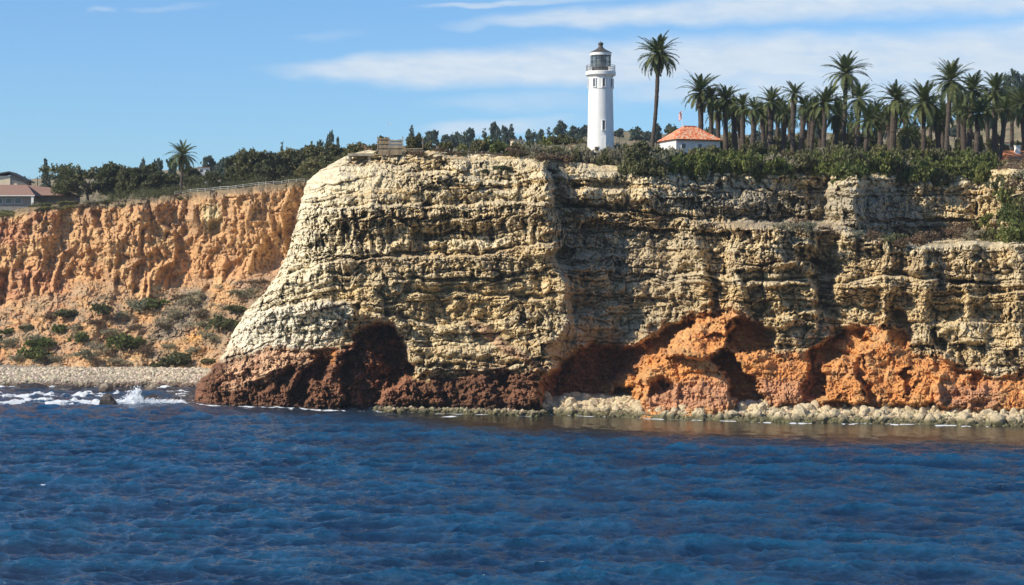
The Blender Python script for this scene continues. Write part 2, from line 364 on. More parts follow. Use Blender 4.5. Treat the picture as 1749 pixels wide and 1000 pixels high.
# random bites and spurs
fA, fB, fid = wor(U/62+.3, py/46, 71)
b += (fid-.5)*2.6*ss(.0, .28, fB-fA)*ss(262, 300, py)
b += 1.3*ridge(px/84+.6*vn(px/50, py/60, 76), py/150+3, 3, 77)*ss(440, 560, px)*(1-.5*red)
f3, f4, fi3 = wor(U/27, py/22, 72)
tex = .44+.42*ss(-.3, .5, fbm(px/75, py/60, 2, 81))
smoothz = poly_mask(px, py, [(952, 400), (1130, 420), (1160, 560), (1090, 600), (960, 620)], 22)*.25+poly_mask(px, py, [(930, 600), (1100, 596), (1090, 690), (930, 700)], 10)*.5 \
    + poly_mask(px, py, [(1490, 318), (1700, 330), (1680, 392), (1490, 396)], 14)*.35+poly_mask(px, py, [(505, 320), (560, 262), (640, 258), (655, 300), (720, 345), (560, 352)], 12)*.6
tex = tex*(1-smoothz)*(1-.35*red)*(1-.55*red*ss(1080, 1120, px))
b += tex*2.6*facet(U/31+.5*vn(px/40, py/40, 73), wy/21, 172, .9)[0]
flm = .5+1.5*ss(352, 362, wy)*(1-ss(424, 440, wy))*(1-ss(930, 960, px))*ss(520, 570, px)+.6*ss(440, 450, wy)*(1-ss(490, 520, wy))+.5*ss(400, 420, wy)*(1-ss(450, 470, wy))*ss(1400, 1500, px)
fl = ridge(U/17+.45*vn(px/9, py/14, 41), wy/60, 2, 44)
b += tex*flm*1.5*fl
h1, h2, hid = wor(U/12+.5*vn(px/30, py/30, 3), wy/(14+12*np.clip(flm-.4, 0, 1)), 55)
q1, qi1, qe1 = facet(U/15+.7*vn(px/33, py/30, 3), wy/(13+9*np.clip(flm-.4, 0, 1)), 155, 1.1)
thin = (.45+.75*np.random.default_rng(9).random(400)[np.clip((wy/17+.15*vn(px/50, py/50, 260)+.02*px/17).astype(int), 0, 399)]); tex = tex*thin
b += tex*(.6*(.45-h1)+1.5*q1)
holes = ss(.62, .9, _tab(0)[0, 0, 0]*0+hid)*ss(.08, .3, h2-h1)*(.4+.9*np.clip(flm, 0, 1)); b -= tex*holes*2.4*(px > sil+26)
kid = facet(U/6.6+.4*vn(px/9, py/9, 57), wy/5.6, 158, 1.1)[0]; b += (tex*1.15+.12)*kid
b += (tex*.5+.06)*facet(U/3.6, wy/2.8, 159, 1.0)[0]
st = vn(px/160+7, (wy-.02*wx+5*fbm(px/120, py/80, 2, 61))/4.2, 63)
st2 = vn(px/90+7, (wy-.03*wx+6*fbm(px/120, py/80, 2, 66))/10., 64)
BF = np.interp(px, [330, 400, 470, 560, 700, 870, 940, 1060, 1200, 1500, 1749, 1960], [90, 62, 33, 9, 0, -6, -16, -8, 0, 6, 2, 0]); bv = wy-BF+4*fbm(px/90, py/70, 2, 250)
bnd = [240.]; br_ = np.random.default_rng(12)
while bnd[-1] < 780: bnd.append(bnd[-1]+br_.choice([5, 7, 9, 12, 16, 24, 30])*br_.uniform(.8, 1.2))
bnd = np.array(bnd); bi = np.searchsorted(bnd, bv); bi = np.clip(bi, 1, len(bnd)-1); bd_ = np.minimum(bv-bnd[bi-1], bnd[bi]-bv)
boff = vn(px/64+bi*37.7, bi*3.17, 251)*1.2+.5*vn(px/17+bi*11.3, bi*7.1, 252)+(br_.random(len(bnd))[bi]-.5)*1.8
bedm = (1-.85*red)*(.35+.65*ss(-.5, .2, fbm(px/130, py/90, 2, 253)))
b += bedm*(boff-.75*(1-ss(.3, 2.2, bd_)))
btone = br_.random(len(bnd))[bi]
stm = .35+1.1*ss(-.1, .4, fbm(px/110, py/24, 2, 69)); b += (.16*np.sign(st)*np.abs(st)**.5+.42*np.sign(st2)*np.abs(st2)**.5)*(1-.6*red)*stm
b += 1.3*fbm(U/60, py/60, 3, 91)+.55*ridge(U/9, wy/26, 2, 93)*tex*(.2+flm)+.45*fbm(U/11, py/10, 3, 95)+.16*vn(px/2.7, py/2.7, 99)
rk = red*(1-.86*ss(1080, 1120, px)); b += rk*(1.0*ridge(px/19+.4*vn(px/12, py/12, 106), py/15, 3, 101)+.9*facet(px/13, py/10, 104, 1)[0]+.5*facet(px/5.5, py/4.6, 105, 1)[0])+red*.7*fbm(px/24, py/16, 4, 107)
fade_top = ss(0, 16, py-top[None, :])*.85+.15
b *= fade_top
D = D-b
D = np.where(py > 700, np.minimum(D, D[:, :]), D)
# diagonal gully with its debris chute
ch_ = poly_mask(px, py, [(800, 546), (830, 556), (870, 590), (945, 632), (938, 642), (860, 602), (820, 570)], 4); D = D-1.3*ch_+2.2*poly_mask(px, py, [(812, 542), (850, 560), (900, 590), (935, 612), (930, 620), (872, 588), (825, 556)], 4)
X, Y, Z = W3(px, py, D)
# ---- colours (albedo)
def C(*c): return np.array(c, np.float32)
tan = C(.62, .475, .25); cream = C(.74, .655, .46); grey = C(.44, .37, .26); ochre = C(.60, .43, .20)
col = np.zeros((*px.shape, 3), np.float32)+tan
def mixc(m, c):
    global col
    col = col*(1-m[..., None])+c*m[..., None]
mixc(.36*ss(-.1, .5, fbm(px/60, py/34, 4, 201)), grey)
mixc(.5*ss(.1, .6, fbm(px/90+4, py/12, 4, 205)), ochre)
mixc(.35*ss(.0, .7, fbm(px/30+4, py/26, 4, 208)), cream)
mixc(.45*ss(.35, .8, fid)*ss(0, .1, fB-fA), C(.52, .42, .26)); mixc(.55*ss(.55, .9, btone)*(1-.5*ss(-.2, .5, fbm(px/80, py/40, 3, 261))), cream*.95); mixc(.5*(1-ss(.1, .35, btone))*ss(-.4, .3, fbm(px/70, py/40, 3, 262)), C(.42, .30, .17)); mixc(.5*ss(.4, .55, btone)*(1-ss(.55, .7, btone)), ochre); mixc(.30*ss(.6, .9, qi1), C(.68, .59, .40)); mixc(.3*(1-ss(.1, .35, qi1)), C(.40, .33, .21)); mixc(.30*(1-ss(0, .1, qe1)), C(.26, .20, .12))
nose = (1-ss(30, 170, gx-np.interp(gy, *zip(*SIL))))*(1-.6*ss(520, 640, gx))
mixc(nose*.9, cream)
mixc(.8*poly_mask(wx, wy, [(385, 600), (420, 540), (520, 515), (600, 515), (585, 575), (560, 600), (450, 600)], 10), C(.70, .64, .50))
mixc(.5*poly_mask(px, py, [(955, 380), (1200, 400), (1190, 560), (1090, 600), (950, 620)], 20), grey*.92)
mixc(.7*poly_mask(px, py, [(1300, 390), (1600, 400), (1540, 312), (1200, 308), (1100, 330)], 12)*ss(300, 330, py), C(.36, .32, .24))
orange = C(.60, .28, .095); dred = C(.145, .07, .043); pinkb = C(.48, .26, .155)
redc = np.zeros_like(col)+orange
def mixr(m, c):
    global redc
    redc = redc*(1-m[..., None])+c*m[..., None]
mixr(.75*ss(-.2, .5, fbm(px/28, py/20, 4, 211)), C(.60, .35, .15)); mixr(.5*ss(.0, .6, fbm(px/16, py/9, 4, 214)), C(.48, .21, .085))
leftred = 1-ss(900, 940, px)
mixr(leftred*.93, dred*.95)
mixr(.95*poly_mask(wx, wy, [(380, 640), (400, 616), (455, 590), (540, 600), (580, 600), (540, 622), (500, 625), (440, 650), (390, 665)], 8), C(.62, .40, .24))
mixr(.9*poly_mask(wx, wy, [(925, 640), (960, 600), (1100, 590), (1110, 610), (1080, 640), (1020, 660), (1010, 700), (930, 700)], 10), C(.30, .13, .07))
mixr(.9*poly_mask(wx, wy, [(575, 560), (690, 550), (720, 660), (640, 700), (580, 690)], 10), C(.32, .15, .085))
mixr(.8*poly_mask(wx, wy, [(1110, 656), (1250, 650), (1262, 700), (1100, 700)], 12), pinkb); mixr(.7*poly_mask(wx, wy, [(1290, 650), (1390, 650), (1390, 700), (1290, 700)], 10), pinkb)
mixr(.7*poly_mask(wx, wy, [(1600, 660), (1700, 655), (1700, 700), (1590, 700)], 12), pinkb)
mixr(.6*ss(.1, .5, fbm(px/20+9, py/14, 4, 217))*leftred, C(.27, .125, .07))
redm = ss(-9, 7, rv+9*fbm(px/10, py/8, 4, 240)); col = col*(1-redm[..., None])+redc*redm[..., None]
mixc(.35*ss(-34, -4, rv)*(1-redm)*ss(-.1, .5, fbm(px/16, py/30, 3, 243)), C(.50, .29, .15))
mixc(.9*poly_mask(px, py, [(800, 546), (830, 556), (870, 590), (945, 632), (938, 642), (860, 602), (820, 570)], 3.5), C(.48, .30, .17))
mixc(.7*poly_mask(wx, wy, [(535, 604), (578, 602), (572, 622), (545, 618)], 4), C(.60, .26, .08))
wet = ss(686, 697, py)*(1-ss(1000, 1060, px)); mixc(wet*.75, C(.06, .045, .035))
mixc(.55*(1-ss(.2, 1.6, bd_))*(1-red), C(.30, .22, .13))
lich = ss(.25, .6, fbm(px/14, py/9, 4, 221))*.22*(1-red); mixc(lich, C(.25, .23, .16))
col = np.clip(col*(1+.16*fbm(px/5, py/5, 3, 231))[..., None]*(1+.10*st)[..., None], .01, .9)
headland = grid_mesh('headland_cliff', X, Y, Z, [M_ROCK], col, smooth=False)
tag(headland, 'tall layered tan sandstone headland cliff with red caves at its foot', 'cliff', kind='structure')
edgeX, edgeY, edgeZ = X[0], Y[0], Z[0]
HX, HY, HZ, HPX, HPY = X, Y, Z, px, py
def cliff_at(x, y):                          # nearest cliff vertex to a photo pixel
    j = int(round((x-PX0)/STEP)); t = (y-top[j])/(745-top[j]); i = int(np.clip(round(t*(NR-1)), 0, NR-1))
    return Vector((X[i, j], Y[i, j], Z[i, j]))

# ------------------------------------------------------------------ orange cliff on the far side of the cove
ETOP = [(-260, 385), (-120, 380), (-20, 375), (0, 366), (40, 356), (80, 350), (150, 346), (200, 345), (300, 333), (400, 322), (520, 311), (700, 300)]
ocols = np.arange(-240, 640, 1.5); NR2 = 250
otop = np.interp(ocols, *zip(*ETOP))+2*fbm(ocols/17, ocols*0, 3, 300)
t2 = np.linspace(0, 1, NR2)[:, None]
ox = np.repeat(ocols[None, :], NR2, 0); oy = otop[None]+(650-otop[None])*t2
qx = ox+6*fbm(ox/30, oy/30, 3, 301); qy = oy+5*fbm(ox/40, oy/22, 3, 305)
OB = [(-260, 600), (-100, 584), (0, 576), (60, 570), (120, 571), (200, 566), (240, 562), (300, 565), (400, 557), (520, 556), (640, 560)]
Do = np.interp(qx, *zip(*OB))
BRK = [(-240, 520), (0, 520), (60, 505), (150, 470), (240, 500), (300, 480), (380, 470), (430, 462), (640, 430)]
brk = np.interp(qx, *zip(*BRK)); v = qy-brk
Do = Do-np.maximum(0, 0)+(brk-qy)*.03*(v < 0)-np.maximum(v, 0)*.27
talus = ss(-8, 22, v)
ob_ = 2.6*ridge(qx/52+.7*vn(qx/40, qy/60, 312), qy/90, 3, 311)+1.1*ridge(qx/13, qy/26, 2, 315)*(.5+vn(qx/60, qy/50, 314))
o1, o2, oid = wor(qx/13, qy/19, 318); ob_ += 1.2*(.5-o1)+1.1*(oid-.5)*ss(.02, .25, o2-o1)+.7*(.5-wor(qx/6.5, qy/8, 319)[0])+.6*facet(qx/16, qy/24, 330, 1)[0]+.6*facet(qx/7, qy/8, 334, 1)[0]
a1, a2, aid = wor(qx/40, qy/60, 325); ob_ += (aid-.5)*2.6*ss(0, .3, a2-a1)
gu = ridge((qx+.25*qy)/30+.5*vn(qx/30, qy/40, 339), qy/260, 2, 337); ob_ += 2.4*gu
ob_ *= (1-.72*talus)
ob_ += 1.4*fbm(qx/60, qy/40, 4, 321)+.5*fbm(ox/9, oy/9, 3, 323)+.2*vn(ox/3, oy/3, 324)
ob_ += talus*(1.1*ridge((qx+qy*.7)/26, (qy-qx*.4)/70, 3, 331)+.8*facet(ox/9, oy/6, 335, 1)[0]+.5*facet(ox/4.5, oy/3.4, 336, 1)[0]+1.0*fbm(ox/22, oy/14, 3, 338))
for pts, amt, s in (([(228, 455), (248, 440), (250, 470), (238, 498), (228, 500)], -3.5, 5), ([(0, 470), (14, 462), (14, 520), (0, 526)], -4, 6), ([(300, 470), (318, 460), (310, 496), (300, 500)], -2.5, 5),
                    ([(325, 345), (370, 338), (385, 372), (340, 400), (322, 375)], 2.5, 8), ([(360, 380), (380, 372), (378, 400), (362, 404)], -3, 5), ([(160, 360), (172, 356), (172, 392), (160, 392)], -3, 4),
                    ([(240, 395), (252, 388), (250, 440), (240, 440)], -2, 4)):
    ob_ += amt*poly_mask(qx, qy, pts, s)
ob_ *= .2+.8*ss(0, 14, oy-otop[None])
Do = Do-ob_
OX, OY, OZ = W3(ox, oy, Do)
oc = np.zeros((*ox.shape, 3), np.float32)+C(.56, .335, .16)
def mixo(m, c):
    global oc
    oc = oc*(1-m[..., None])+c*m[..., None]
mixo(.7*ss(-.1, .5, fbm(ox/50, oy/50, 4, 341)), C(.55, .30, .14)); mixo(.6*ss(.1, .6, fbm(ox/40+5, oy/22, 4, 344)), C(.58, .40, .20))
mixo(.65*ss(.0, .5, fbm(ox/18+5, oy/30, 4, 347)), C(.38, .23, .135)); mixo(.7*(1-ss(60, 170, ox))*ss(-.2, .4, fbm(ox/30, oy/40, 3, 350)), C(.46, .22, .12))
mixo(.7*talus*ss(-.1, .4, fbm(ox/34+2, oy/16, 4, 352)), C(.44, .31, .19)); mixo(.6*talus*ss(-.1, .4, fbm((ox+oy)/26+2, (oy-ox*.4)/12, 4, 353)), C(.27, .215, .15))
mixo(.8*poly_mask(qx, qy, [(345, 360), (372, 350), (380, 388), (352, 398)], 8), C(.60, .50, .28))
mixo(.5*poly_mask(qx, qy, [(400, 480), (440, 470), (480, 440), (500, 470), (420, 520)], 12), C(.52, .33, .22))
mixo(.8*poly_mask(qx, qy, [(325, 570), (345, 556), (350, 572), (335, 590), (300, 586)], 7), C(.66, .36, .12))
mixo(.85*poly_mask(qx, qy, [(262, 545), (318, 492), (345, 492), (362, 512), (330, 556), (285, 580), (250, 590)], 9), C(.235, .19, .14))
mixo(.6*poly_mask(qx, qy, [(345, 560), (400, 515), (430, 470), (470, 470), (440, 520), (370, 580)], 12), C(.30, .22, .15))
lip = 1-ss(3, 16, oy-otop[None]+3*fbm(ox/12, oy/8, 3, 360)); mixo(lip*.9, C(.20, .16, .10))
oc = np.clip(oc*(1+.18*fbm(ox/5, oy/5, 3, 361))[..., None], .01, .9)
ocliff = grid_mesh('cove_cliff', OX, OY, OZ, [M_ROCK], oc, smooth=False)
tag(ocliff, 'orange eroded cliff across the cove with a scrubby talus slope', 'cliff', kind='structure')
def cove_at(x, y):
    j = int(round((x+240)/1.5)); t = (y-otop[j])/(650-otop[j]); i = int(np.clip(round(t*(NR2-1)), 0, NR2-1))
    return Vector((OX[i, j], OY[i, j], OZ[i, j]))
# ------------------------------------------------------------------ land behind the cliff edges
def land_mat():
    m, nt, b = mat('coastal_ground', rough=.95, spec=.1)
    oc = objco(nt); n1 = nt_noise(nt, oc, .03, 6, .6); n2 = nt_noise(nt, oc, .5, 6, .65)
    c = nt_mix(nt, n1.sm(.38, .62), (.24, .19, .11), (.12, .12, .06)); c = nt_mix(nt, n2.sm(.4, .7), c, (.30, .23, .15))
    nt.links.new(c, b.inputs['Base Color']); bump(nt, b, n2, .5); return m
M_LAND = land_mat()
RIDGE = [(-400, 322), (0, 312), (150, 300), (300, 290), (420, 280), (500, 264), (600, 256), (700, 250), (830, 246), (950, 240), (1050, 236), (1150, 236), (1300, 236), (1450, 232), (1580, 222), (1680, 200), (1749, 176), (1900, 150), (2300, 120)]
def land(name, ex, ey, ez, s, p0, p1, label):
    n = 70; t = np.linspace(0, 1, n)[:, None]
    pcx = CX+FPX*ex/ey
    Dr = 1300.0+0*ex; zr = CAMH-(np.interp(pcx, *zip(*RIDGE))-CY)/FPX*Dr
    YY = ey[None]+(Dr-ey)[None]*t**1.9
    zt = np.clip((YY-ey[None])/60, 0, 1)
    u = (YY-ey[None])/(Dr-ey)[None]
    ZZ = ez[None]+(zr-ez)[None]*(u**1.25)
    ZZ = ZZ+zt*(1.0*fbm(YY/50, (pcx[None]/60)+0*YY, 3, 401))+(0.5*fbm(YY/7, (pcx[None]/9)+0*YY, 3, 405))*ss(0, 6, YY-ey[None])
    ZZ = ZZ+(p0 if not callable(p0) else p0(pcx[None]+0*YY, YY, YY-ey[None]))*ss(.5, 4, YY-ey[None])
    XX = (ex/ey)[None]*YY
    YB = YY[-1:]+300; r2 = (np.repeat(XX[-1:], 1, 0)*YB/YY[-1:], YB, ZZ[-1:]-60)
    o = grid_mesh(name, np.vstack([XX, r2[0]])[::-1], np.vstack([YY, r2[1]])[::-1], np.vstack([ZZ, r2[2]])[::-1], [M_LAND], None, True)
    tag(o, label, 'hill', kind='structure'); return XX, YY, ZZ, pcx
sel = slice(int((560-PX0)/STEP), None)
PB = (lambda p, Y, e: ss(900, 990, p)*(4.3-2.3*ss(1085, 1135, p))*ss(2, 13, e))
L1 = land('headland_terrace', edgeX[sel], edgeY[sel], edgeZ[sel], 1, PB, 0, 'scrub covered ground on top of the headland')
osel = slice(None)
L2 = land('cove_terrace', OX[0][osel], OY[0][osel], OZ[0][osel], 1, 0.0, 0, 'flat ground on top of the orange cliff')
def ground(L, x, D):                         # height of the land at photo column x and distance D
    XX, YY, ZZ, pc = L
    j = int(np.argmin(np.abs(pc-x))); return float(np.interp(D, YY[:, j], ZZ[:, j]))
# ------------------------------------------------------------------ sea
def ocean_tile(N, L, wind, wdir, seed, lmin):
    r = np.random.default_rng(seed); k = np.fft.fftfreq(N, L/N)*2*np.pi
    kx, ky = np.meshgrid(k, k, indexing='ij'); kk = np.hypot(kx, ky); kk[0, 0] = 1
    Lp = wind**2/9.81; c = (kx*math.cos(wdir)+ky*math.sin(wdir))/kk
    Pk = np.exp(-1/(kk*Lp)**2)/kk**4*(np.abs(c)**2*.8+.2)*np.where(c < 0, .35, 1)*np.exp(-(kk*lmin)**2); Pk[0, 0] = 0
    h = (r.normal(size=(N, N))+1j*r.normal(size=(N, N)))*np.sqrt(Pk)
    H = np.fft.ifft2(h).real; s = H.std(); H /= s
    Dx = np.fft.ifft2(-1j*kx/kk*h).real/s; Dy = np.fft.ifft2(-1j*ky/kk*h).real/s
    return np.stack([H, Dx, Dy], -1).astype(np.float32)
def samp(T, L, x, y):
    N = T.shape[0]; u = (x/L*N) % N; v = (y/L*N) % N; i = u.astype(np.int64) % N; j = v.astype(np.int64) % N; fu = (u-np.floor(u))[..., None]; fv = (v-np.floor(v))[..., None]
    i1 = (i+1) % N; j1 = (j+1) % N
    return (T[i, j]*(1-fu)+T[i1, j]*fu)*(1-fv)+(T[i, j1]*(1-fu)+T[i1, j1]*fu)*fv
SHORE = [(-3000, 600), (-400, 500), (0, 486), (280, 478), (330, 412), (420, 402), (560, 396), (640, 392), (750, 382), (850, 375), (930, 370), (1060, 362), (1180, 354), (1330, 348), (1560, 343), (1749, 336), (2100, 324), (5000, 300)]
T1 = ocean_tile(512, 173, 5.6, math.radians(250), 5, .22); T2 = ocean_tile(512, 61, 3.4, math.radians(285), 6, .09); T3 = ocean_tile(256, 419, 11, math.radians(262), 8, 1.5)
wl = []
for xx in range(336, 926, 6):                # true water line of the headland rock
    jw = int((xx-PX0)/STEP); col_ = np.where(HZ[:, jw] > 0.1)[0]; wl.append((xx, float(HY[col_[-1]:, jw].min() if len(col_) else 400)-.4))
SHORE = [p_ for p_ in SHORE if p_[0] < 332]+wl+[p_ for p_ in SHORE if p_[0] > 926]
inner = np.linspace(-.292, .292, 1000)
sx = np.concatenate([-np.geomspace(6, .30, 40), inner, np.geomspace(.30, 6, 40)])
yn = np.geomspace(128, 362, 760); yf = np.linspace(363, 520, 110)
sy = np.concatenate([np.array([-3000., -800, -200, 0, 60, 100, 118]), yn, yf, np.array([540., 600, 800])])
SYg, SXg = np.meshgrid(sy, sx, indexing='ij')
SXw = SXg*np.maximum(np.abs(SYg), 60)
pxs = CX+FPX*SXw/np.maximum(SYg, 1)
shd = np.interp(pxs, *zip(*SHORE))
gap = shd-SYg                                # metres of water in front of the shore
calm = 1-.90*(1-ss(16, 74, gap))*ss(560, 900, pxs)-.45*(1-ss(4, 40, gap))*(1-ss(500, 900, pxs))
gust = .85+.45*fbm(SXw/60, SYg/45, 3, 501)
a = samp(T1, 173, SXw, SYg)*(.175*calm*gust)[..., None]; c_ = samp(T2, 61, SXw+13, SYg)*(.175*calm*gust)[..., None]; d_ = samp(T3, 419, SXw, SYg)*(.10*calm)[..., None]
disp = a+c_+d_
lim = (np.abs(SXg) < .6) & (SYg > 60)
disp = disp*lim[..., None]
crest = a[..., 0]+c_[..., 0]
WX = SXw-1.3*disp[..., 1]; WY = SYg-1.3*disp[..., 2]; WZ = disp[..., 0]
WY = np.where(SYg > 30, WY, SYg)
# foam: surf in the cove, a thin swash line along the rocks, a whitecap
fn = fbm(SXw/3.2, SYg/5, 4, 511); fn2 = ridge(SXw/5, SYg/9, 4, 515)
cove = (1-ss(300, 340, pxs))*ss(395, 402, SYg)*(1-ss(486, 492, SYg))
surf = cove*(.55+.45*ss(-.3, .3, fbm(SXw/1.3, SYg/2.2, 3, 530)))*ss(.0, .55, fn2+.55*fn+.55*np.exp(-((SYg-409-3*vn(pxs/60, pxs*0, 3))/6)**2)+.30*np.exp(-((SYg-440)/10)**2)+.30*np.exp(-((SYg-475)/5)**2)-.50)
swash = (1-ss(.5, 2.4, np.abs(gap-1.2+1.6*vn(pxs/17, pxs*0, 8))+.9*fn))*np.maximum(ss(-.3, .4, fbm(pxs/31, SYg/9, 4, 517)+.4*vn(pxs/6, SYg/3, 518)), .75*(1-ss(900, 940, pxs))*ss(-.7, .1, fbm(pxs/30, SYg/9, 3, 519)))*ss(325, 340, pxs)
def cap(x, y, w, h):
    Dd = CAMH*FPX/(y-CY); return np.exp(-((pxs-x)/w)**2-((SYg-Dd)/h)**2)*ss(-.3, .4, fn+.2)
foam = np.clip(surf+.8*swash+1.6*cap(922, 960, 9, .7)+1.3*cap(768, 712, 16, 1.2)+.5*cap(905, 957, 8, .5)+.7*cap(72, 830, 6, .8), 0, 1)
WZ = WZ+.35*surf*(1+fn)*ss(.3, .9, surf)
def sea_mat():
    m, nt, b = mat('sea_water', (.008, .045, .11), .06, .5); b.inputs['IOR'].default_value = 1.333
    oc = objco(nt)
    at = nt.nodes.new('ShaderNodeAttribute'); at.attribute_name = 'foam'; f = NX(nt, at.outputs['Fac'])
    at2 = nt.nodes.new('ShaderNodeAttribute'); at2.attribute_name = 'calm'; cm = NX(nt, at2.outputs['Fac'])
    n1 = nt_noise(nt, scaled(nt, oc, (.75, 1.5, 1)), 2.0, 5, .6); n2 = nt_noise(nt, scaled(nt, oc, (.6, 1.4, 1)), 6.5, 4, .65)
    bn = nt.nodes.new('ShaderNodeBump'); bn.inputs['Distance'].default_value = 1.0
    h = (n1*.30+n2*.22)*cm
    nt.links.new(h.s, bn.inputs['Height']); nt.links.new(bn.outputs[0], b.inputs['Normal'])
    fo = nt_noise(nt, oc, 2.2, 6, .7); ff = (f+(fo-.5)*.7*f.sm(0, .2)).sm(.25, .6)
    big = nt_noise(nt, oc, .02, 4, .5)
    base = nt_mix(nt, big.sm(.35, .65), (.002, .038, .090), (.003, .050, .120))
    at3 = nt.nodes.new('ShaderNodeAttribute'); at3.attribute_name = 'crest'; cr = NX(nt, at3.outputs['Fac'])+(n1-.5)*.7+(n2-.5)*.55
    base = nt_mix(nt, cr.sm(-.32, .40), nt_mix(nt, .6, base, (.0008, .011, .042)), nt_mix(nt, .6, base, (.007, .088, .185)))  # crests paler, troughs darker: sky streaks and upwelling light painted into the colour
    base = nt_mix(nt, cm.sm(.25, .95), (.026, .023, .016), base)  # calm inshore water browned: shallow bottom, with the cliff's reflection mixed in as colour
    nt.links.new(nt_mix(nt, ff, base, (.80, .84, .86)), b.inputs['Base Color']); nt.links.new((ff*.5+.07).s, b.inputs['Roughness'])
    return m
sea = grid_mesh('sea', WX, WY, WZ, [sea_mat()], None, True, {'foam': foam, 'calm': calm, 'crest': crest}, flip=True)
tag(sea, 'dark blue choppy sea with small waves', 'sea', kind='structure')
# ------------------------------------------------------------------ beaches and boulders
def rock_stone_mat(name, rgb, wetc, per=False):
    m, nt, b = mat(name, rough=.9, spec=.2)
    g = nt.nodes.new('ShaderNodeNewGeometry'); s = nt.nodes.new('ShaderNodeSeparateXYZ'); nt.links.new(g.outputs['Position'], s.inputs[0])
    n = nt_noise(nt, g.outputs['Position'], .6, 5, .6); n2 = nt_noise(nt, g.outputs['Position'], 3, 5, .6)
    z = NX(nt, s.outputs[2])+(n-.5)*.9
    c = nt_mix(nt, n2.sm(.3, .7), tuple(v*.7 for v in rgb), tuple(min(1, v*1.25) for v in rgb))
    out = nt_mix(nt, z.sm(.35, 1.5), wetc, c)
    if per: at = nt.nodes.new('ShaderNodeAttribute'); at.attribute_name = 'Col'; out = nt_mix(nt, 1.0, out, at.outputs['Color'], 'MULTIPLY')
    nt.links.new(out, b.inputs['Base Color']); bump(nt, b, n2, .2); return m
M_STONE = rock_stone_mat('pale_boulder', (.52, .42, .265), (.13, .115, .06)); M_STONES = rock_stone_mat('pale_stones', (.52, .42, .265), (.13, .115, .06), True); M_COB = rock_stone_mat('beach_cobble', (.30, .25, .19), (.13, .10, .075)); M_COBS = rock_stone_mat('beach_cobbles', (.52, .44, .33), (.16, .12, .09), True)
M_DARK = grain('wet_dark_rock', (.045, .035, .028), .5, 1.2, .45, .25)
def strip(name, cols_, ds, dists, zs, m, label, amp=.35):
    c = np.array(cols_, float); D = np.stack([np.interp(c, *zip(*SHORE))*0+ds+d for d in dists]); Zz = np.repeat(np.array(zs, float)[:, None], len(c), 1)
    t = np.linspace(0, len(dists)-1, 44); D2 = np.stack([np.interp(t, range(len(dists)), D[:, j]) for j in range(len(c))], 1); Z2 = np.stack([np.interp(t, range(len(dists)), Zz[:, j]) for j in range(len(c))], 1)
    Xx = (c[None]-CX)/FPX*D2; Z2 = Z2+amp*(.5-wor(Xx/1.1, D2/1.1, 601)[0])+.6*fbm(Xx/14, D2/9, 3, 603)
    o = grid_mesh(name, Xx[::-1], D2[::-1], Z2[::-1], [m], None, False); tag(o, label, 'beach', kind='structure'); return o
c1 = np.arange(-300, 400, 1.6); cove_beach = strip('cove_beach', c1, np.full(len(c1), 474.), [-4, 3, 12, 30, 60], [-1.2, .2, 1.2, 2.2, 3.0], M_COB, 'grey cobble beach at the foot of the orange cliff')
c2 = np.arange(900, 2060, 2.2); dsR = np.interp(c2, *zip(*SHORE))
rocky_shore = strip('rocky_shore', c2, dsR, [-5, 0, 5, 14, 34], [-1.6, -.1, 1.1, 2.3, 3.2], M_STONE, 'pale boulder shore below the headland cliff')
def ico(sub):
    bm = bmesh.new(); bmesh.ops.create_icosphere(bm, subdivisions=sub, radius=1)
    v = np.array([x.co[:] for x in bm.verts]); f = np.array([[a.index for a in p.verts] for p in bm.faces]); bm.free(); return v, f
IV2, IF2 = ico(2); IV1, IF1 = ico(1)
def stone_shape(V, seed):
    r = np.random.default_rng(seed); d = np.ones(len(V))
    for _ in range(7):                        # planar cuts give broken faces
        n = r.normal(size=3); n /= np.linalg.norm(n); c = r.uniform(.55, .9); k = V@n*d; d = np.where(k > c, d*c/np.maximum(k, 1e-6), d)
    return V*d[:, None]*r.uniform(.75, 1.2, 3)
def stone_mesh(name, seed, m):
    me = mesh_np(name, stone_shape(IV2, seed), IF2, None, False); me.materials.append(m); return me
BM_ = [stone_mesh('boulder', s, M_STONE) for s in range(10)]
def shore_point(): 
    x = random.uniform(925, 1800); d = float(np.interp(x, *zip(*SHORE))); u = random.random()**1.2*15
    return x, d+u, float(np.interp(u, [0, 5, 14, 34], [-.1, 1.1, 2.3, 3.2]))
for k in range(290):
    x, D_, z_ = shore_point()
    if k < 40: x = random.uniform(930, 1250); u = random.uniform(0, 9); D_ = float(np.interp(x, *zip(*SHORE)))+u; z_ = np.interp(u, [0, 5, 14], [-.1, 1.1, 2.3])
    o = bpy.data.objects.new('boulder', BM_[k % 10]); COL.objects.link(o); s_ = random.uniform(.65, 1.3)*(1.35 if k % 9 == 0 else 1)
    o.location = ((x-CX)/FPX*D_, D_, z_+s_*.25); o.rotation_euler = [random.uniform(0, 6.28) for _ in range(3)]; o.scale = (s_, s_, s_*.85); o.parent = rocky_shore
